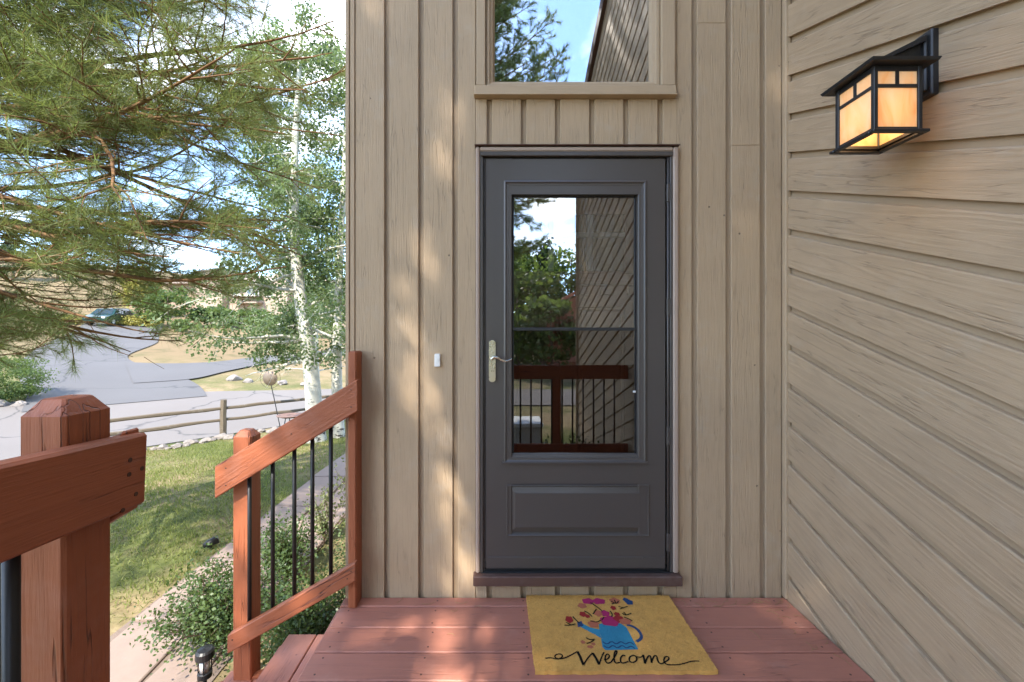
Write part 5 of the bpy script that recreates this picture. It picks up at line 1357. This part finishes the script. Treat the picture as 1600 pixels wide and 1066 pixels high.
for sgn in (-1, 1): MB().cbox(-2.23, -2.15, sgn*.62-.14, sgn*.62+.14, .62, .76, .02).build('headlight', M['lampglass'], car)

# distant house across the valley
hd = 52.0
def hX(px): return (px-774)/660*hd
def hZ(py): return 1.311+(520-py)/660*hd
M['far_wall'] = plain_mat('far_tan_wall', (0.36, 0.265, 0.20), .8, var=.08, scale=1.0); M['far_wall2'] = plain_mat('far_brown_wall', (0.30, 0.20, 0.14), .8, var=.08, scale=1)  # second wall colour is a darker orange-brown
M['far_roof'] = plain_mat('far_shingle_roof', (0.36, 0.275, 0.235), .9, var=.12, scale=2.0, bump=.3); M['far_glass'] = plain_mat('far_glass', (0.10, 0.12, 0.13), .1)
M['far_trim'] = plain_mat('far_trim', (0.10, 0.08, 0.07), .8); M['far_white'] = plain_mat('far_white', (0.6, 0.56, 0.5), .7)
Y0 = hd-2.095
fh = empty('distant_house', (hX(390), Y0+4, hz(hX(390), Y0+4)), 'distant tan house with angled parapet walls and hipped brown roof', 'house')
def fh_(b, name, mat): return to_local(b.build(name, mat), fh)
gb = hZ(512)-3.0
fh_(MB().prism([(hX(305), gb), (hX(347), gb), (hX(347), hZ(421)), (hX(305), hZ(427))], lambda u, v, t: (u, t, v), Y0, Y0+6), 'wall', M['far_wall'])
fh_(MB().prism([(hX(304), hZ(427)), (hX(348), hZ(421)), (hX(348), hZ(418.5)), (hX(304), hZ(424.5))], lambda u, v, t: (u, t, v), Y0-.25, Y0+6.2), 'parapet_cap', M['far_trim'])
fh_(MB().box(hX(250), hX(304.6), Y0+1.5, Y0+8, gb, hZ(441)), 'wall', M['far_wall2'])
fh_(MB().prism([(hX(246), hZ(442)), (hX(304.4), hZ(442)), (hX(304.4), hZ(434)), (hX(265), hZ(434))], lambda u, v, t: (u, t, v), Y0+.6, Y0+9), 'roof', M['far_roof'])
fh_(MB().box(hX(347.5), hX(446), Y0+1.0, Y0+9, gb, hZ(441)), 'wall', M['far_wall'])
b = MB().add([(hX(345), Y0, hZ(441)), (hX(448), Y0, hZ(441)), (hX(448), Y0+10, hZ(441)), (hX(345), Y0+10, hZ(441)), (hX(372), Y0+4, hZ(424)), (hX(420), Y0+4, hZ(424)), (hX(420), Y0+6, hZ(424)), (hX(372), Y0+6, hZ(424))],
             [(3,2,1,0), (0,1,5,4), (1,2,6,5), (2,3,7,6), (3,0,4,7), (4,5,6,7)]); fh_(b, 'roof', M['far_roof'])
fh_(MB().box(hX(345), hX(448), Y0-.06, Y0-.01, hZ(443.2), hZ(440.6)), 'fascia', M['far_trim'])
for a_, c_, t_, q_ in ((379, 386, 447, 462), (388, 397, 446, 462), (356, 366, 448, 460), (408, 420, 447, 462)):
    w_o = fh_(MB().box(hX(a_), hX(c_), Y0+.93, Y0+.99, hZ(q_), hZ(t_)), 'window', M['far_glass'])
    o = MB().ring(hX(a_)-.1, hX(c_)+.1, hZ(q_)-.1, hZ(t_)+.1, [(0, Y0+.98), (0, Y0+.9), (.16, Y0+.9), (.16, Y0+.94)]).build('window_frame', M['far_white'])
    o.parent = w_o; o.matrix_parent_inverse = parent_inv(w_o)
fh_(MB().box(hX(362), hX(404), Y0-.6, Y0+.98, hZ(463.5), hZ(461.5)), 'balcony_rail', M['far_white'])
fh_(MB().box(hX(362), hX(404), Y0-.5, Y0+.95, hZ(474), hZ(472)), 'balcony_floor', M['far_wall'])
fh_(MB().prism([(hX(433), gb), (hX(454), gb), (hX(454), hZ(421)), (hX(433), hZ(430))], lambda u, v, t: (u, t, v), Y0-.8, Y0+5), 'wall', M['far_wall'])
fh_(MB().box(hX(454.3), hX(486), Y0+.8, Y0+7, gb, hZ(440)), 'wall', M['far_wall2'])
fh_(MB().prism([(hX(450), hZ(440)), (hX(488), hZ(440)), (hX(488), hZ(436.5)), (hX(450), hZ(436.5))], lambda u, v, t: (u, t, v), Y0-.2, Y0+8), 'roof', M['far_roof'])
fh_(MB().prism([(hX(486.4), gb), (hX(545), gb), (hX(545), hZ(444)), (hX(520), hZ(444)), (hX(497), hZ(430)), (hX(486.4), hZ(434))], lambda u, v, t: (u, t, v), Y0+.3, Y0+8), 'wall', M['far_wall'])
fh_(MB().box(hX(482), hX(548), Y0-.5, Y0+.29, hZ(445), hZ(442.8)), 'eave', M['far_trim'])

# neighbouring red porch and a planter, behind the camera
np_ = empty('neighbour_porch', (3.4, -18.2, -.69), 'red neighbouring porch with sloped top mirrored in the glass', 'porch')
b = MB().prism([(2.5, -.7), (4.8, -.7), (4.8, 3.6), (2.5, 2.3)], lambda u, v, t: (u, t, v), -18.6, -18.4); to_local(b.build('wall', M['red']), np_)
to_local(MB().prism([(2.35, 2.32), (4.9, 3.74), (4.9, 3.9), (2.35, 2.48)], lambda u, v, t: (u, t, v), -18.9, -17.9).build('cap', M['red']), np_)
for x in (2.5, 3.1, 4.0): to_local(MB().cbox(x, x+.14, -18.39, -18.25, -.7, 2.2, .01).build('post', M['red']), np_)
for z in (-.1, .45): to_local(MB().cbox(2.65, 4.7, -18.24, -18.19, z, z+.28, .01).build('rail_board', M['deck']), np_)
M['concrete'] = plain_mat('pale_concrete', (0.50, 0.48, 0.44), .85, var=.1, bump=.3)
pl = empty('concrete_planter', (.55, -5.6, -.69), 'square pale concrete planter mirrored in the lower door glass', 'planter')
to_local(MB().cbox(.2, .80, -5.9, -5.3, -.72, -.35, .015).build('box', M['concrete']), pl)
to_local(MB().cbox(.16, .84, -5.94, -5.26, -.349, -.28, .012).build('cap', M['white']), pl)
shrub('dark low shrub behind the porch railing', (1.0, -3.6), .5, .35, .55, 35, 1800, .04)

# fallen pine needles on the deck
rg = np.random.default_rng(99); nl = 70
lx_ = np.where(rg.uniform(0, 1, nl) < .45, X_R-.02-np.abs(rg.normal(0, .10, nl)), rg.uniform(-.7, 1.4, nl)); ly_ = np.where(rg.uniform(0, 1, nl) < .5, -.02-np.abs(rg.normal(0, .05, nl)), rg.uniform(-1.2, -.02, nl))
on_mat = (np.abs(lx_-MC.x) < .37) & (np.abs(ly_-MC.y) < .25); lx_, ly_ = lx_[~on_mat], ly_[~on_mat]; nl = len(lx_)
la = rg.uniform(0, PI, nl); ll = rg.uniform(.03, .07, nl); segs = []
for x, y, a_, l_ in zip(lx_, ly_, la, ll):
    q = np.linspace(-.5, .5, 5); segs.append((np.stack([np.clip(x+np.cos(a_)*l_*q-np.sin(a_)*.01*q*q*4, -.73, X_R-.005), np.clip(y+np.sin(a_)*l_*q+np.cos(a_)*.01*q*q*4, -1.3, -.006), np.full(5, .0022)], 1), np.full(5, .0011)))
v, f = join_tubes([(segs, 4)])
litter = obj('needle_litter', fast_mesh('needle_litter', v, f, True), plain_mat('dry_needle', (0.42, 0.25, 0.12), .8))
tag(litter, 'dry brown pine needles scattered on the red deck boards', 'needles', kind='stuff')
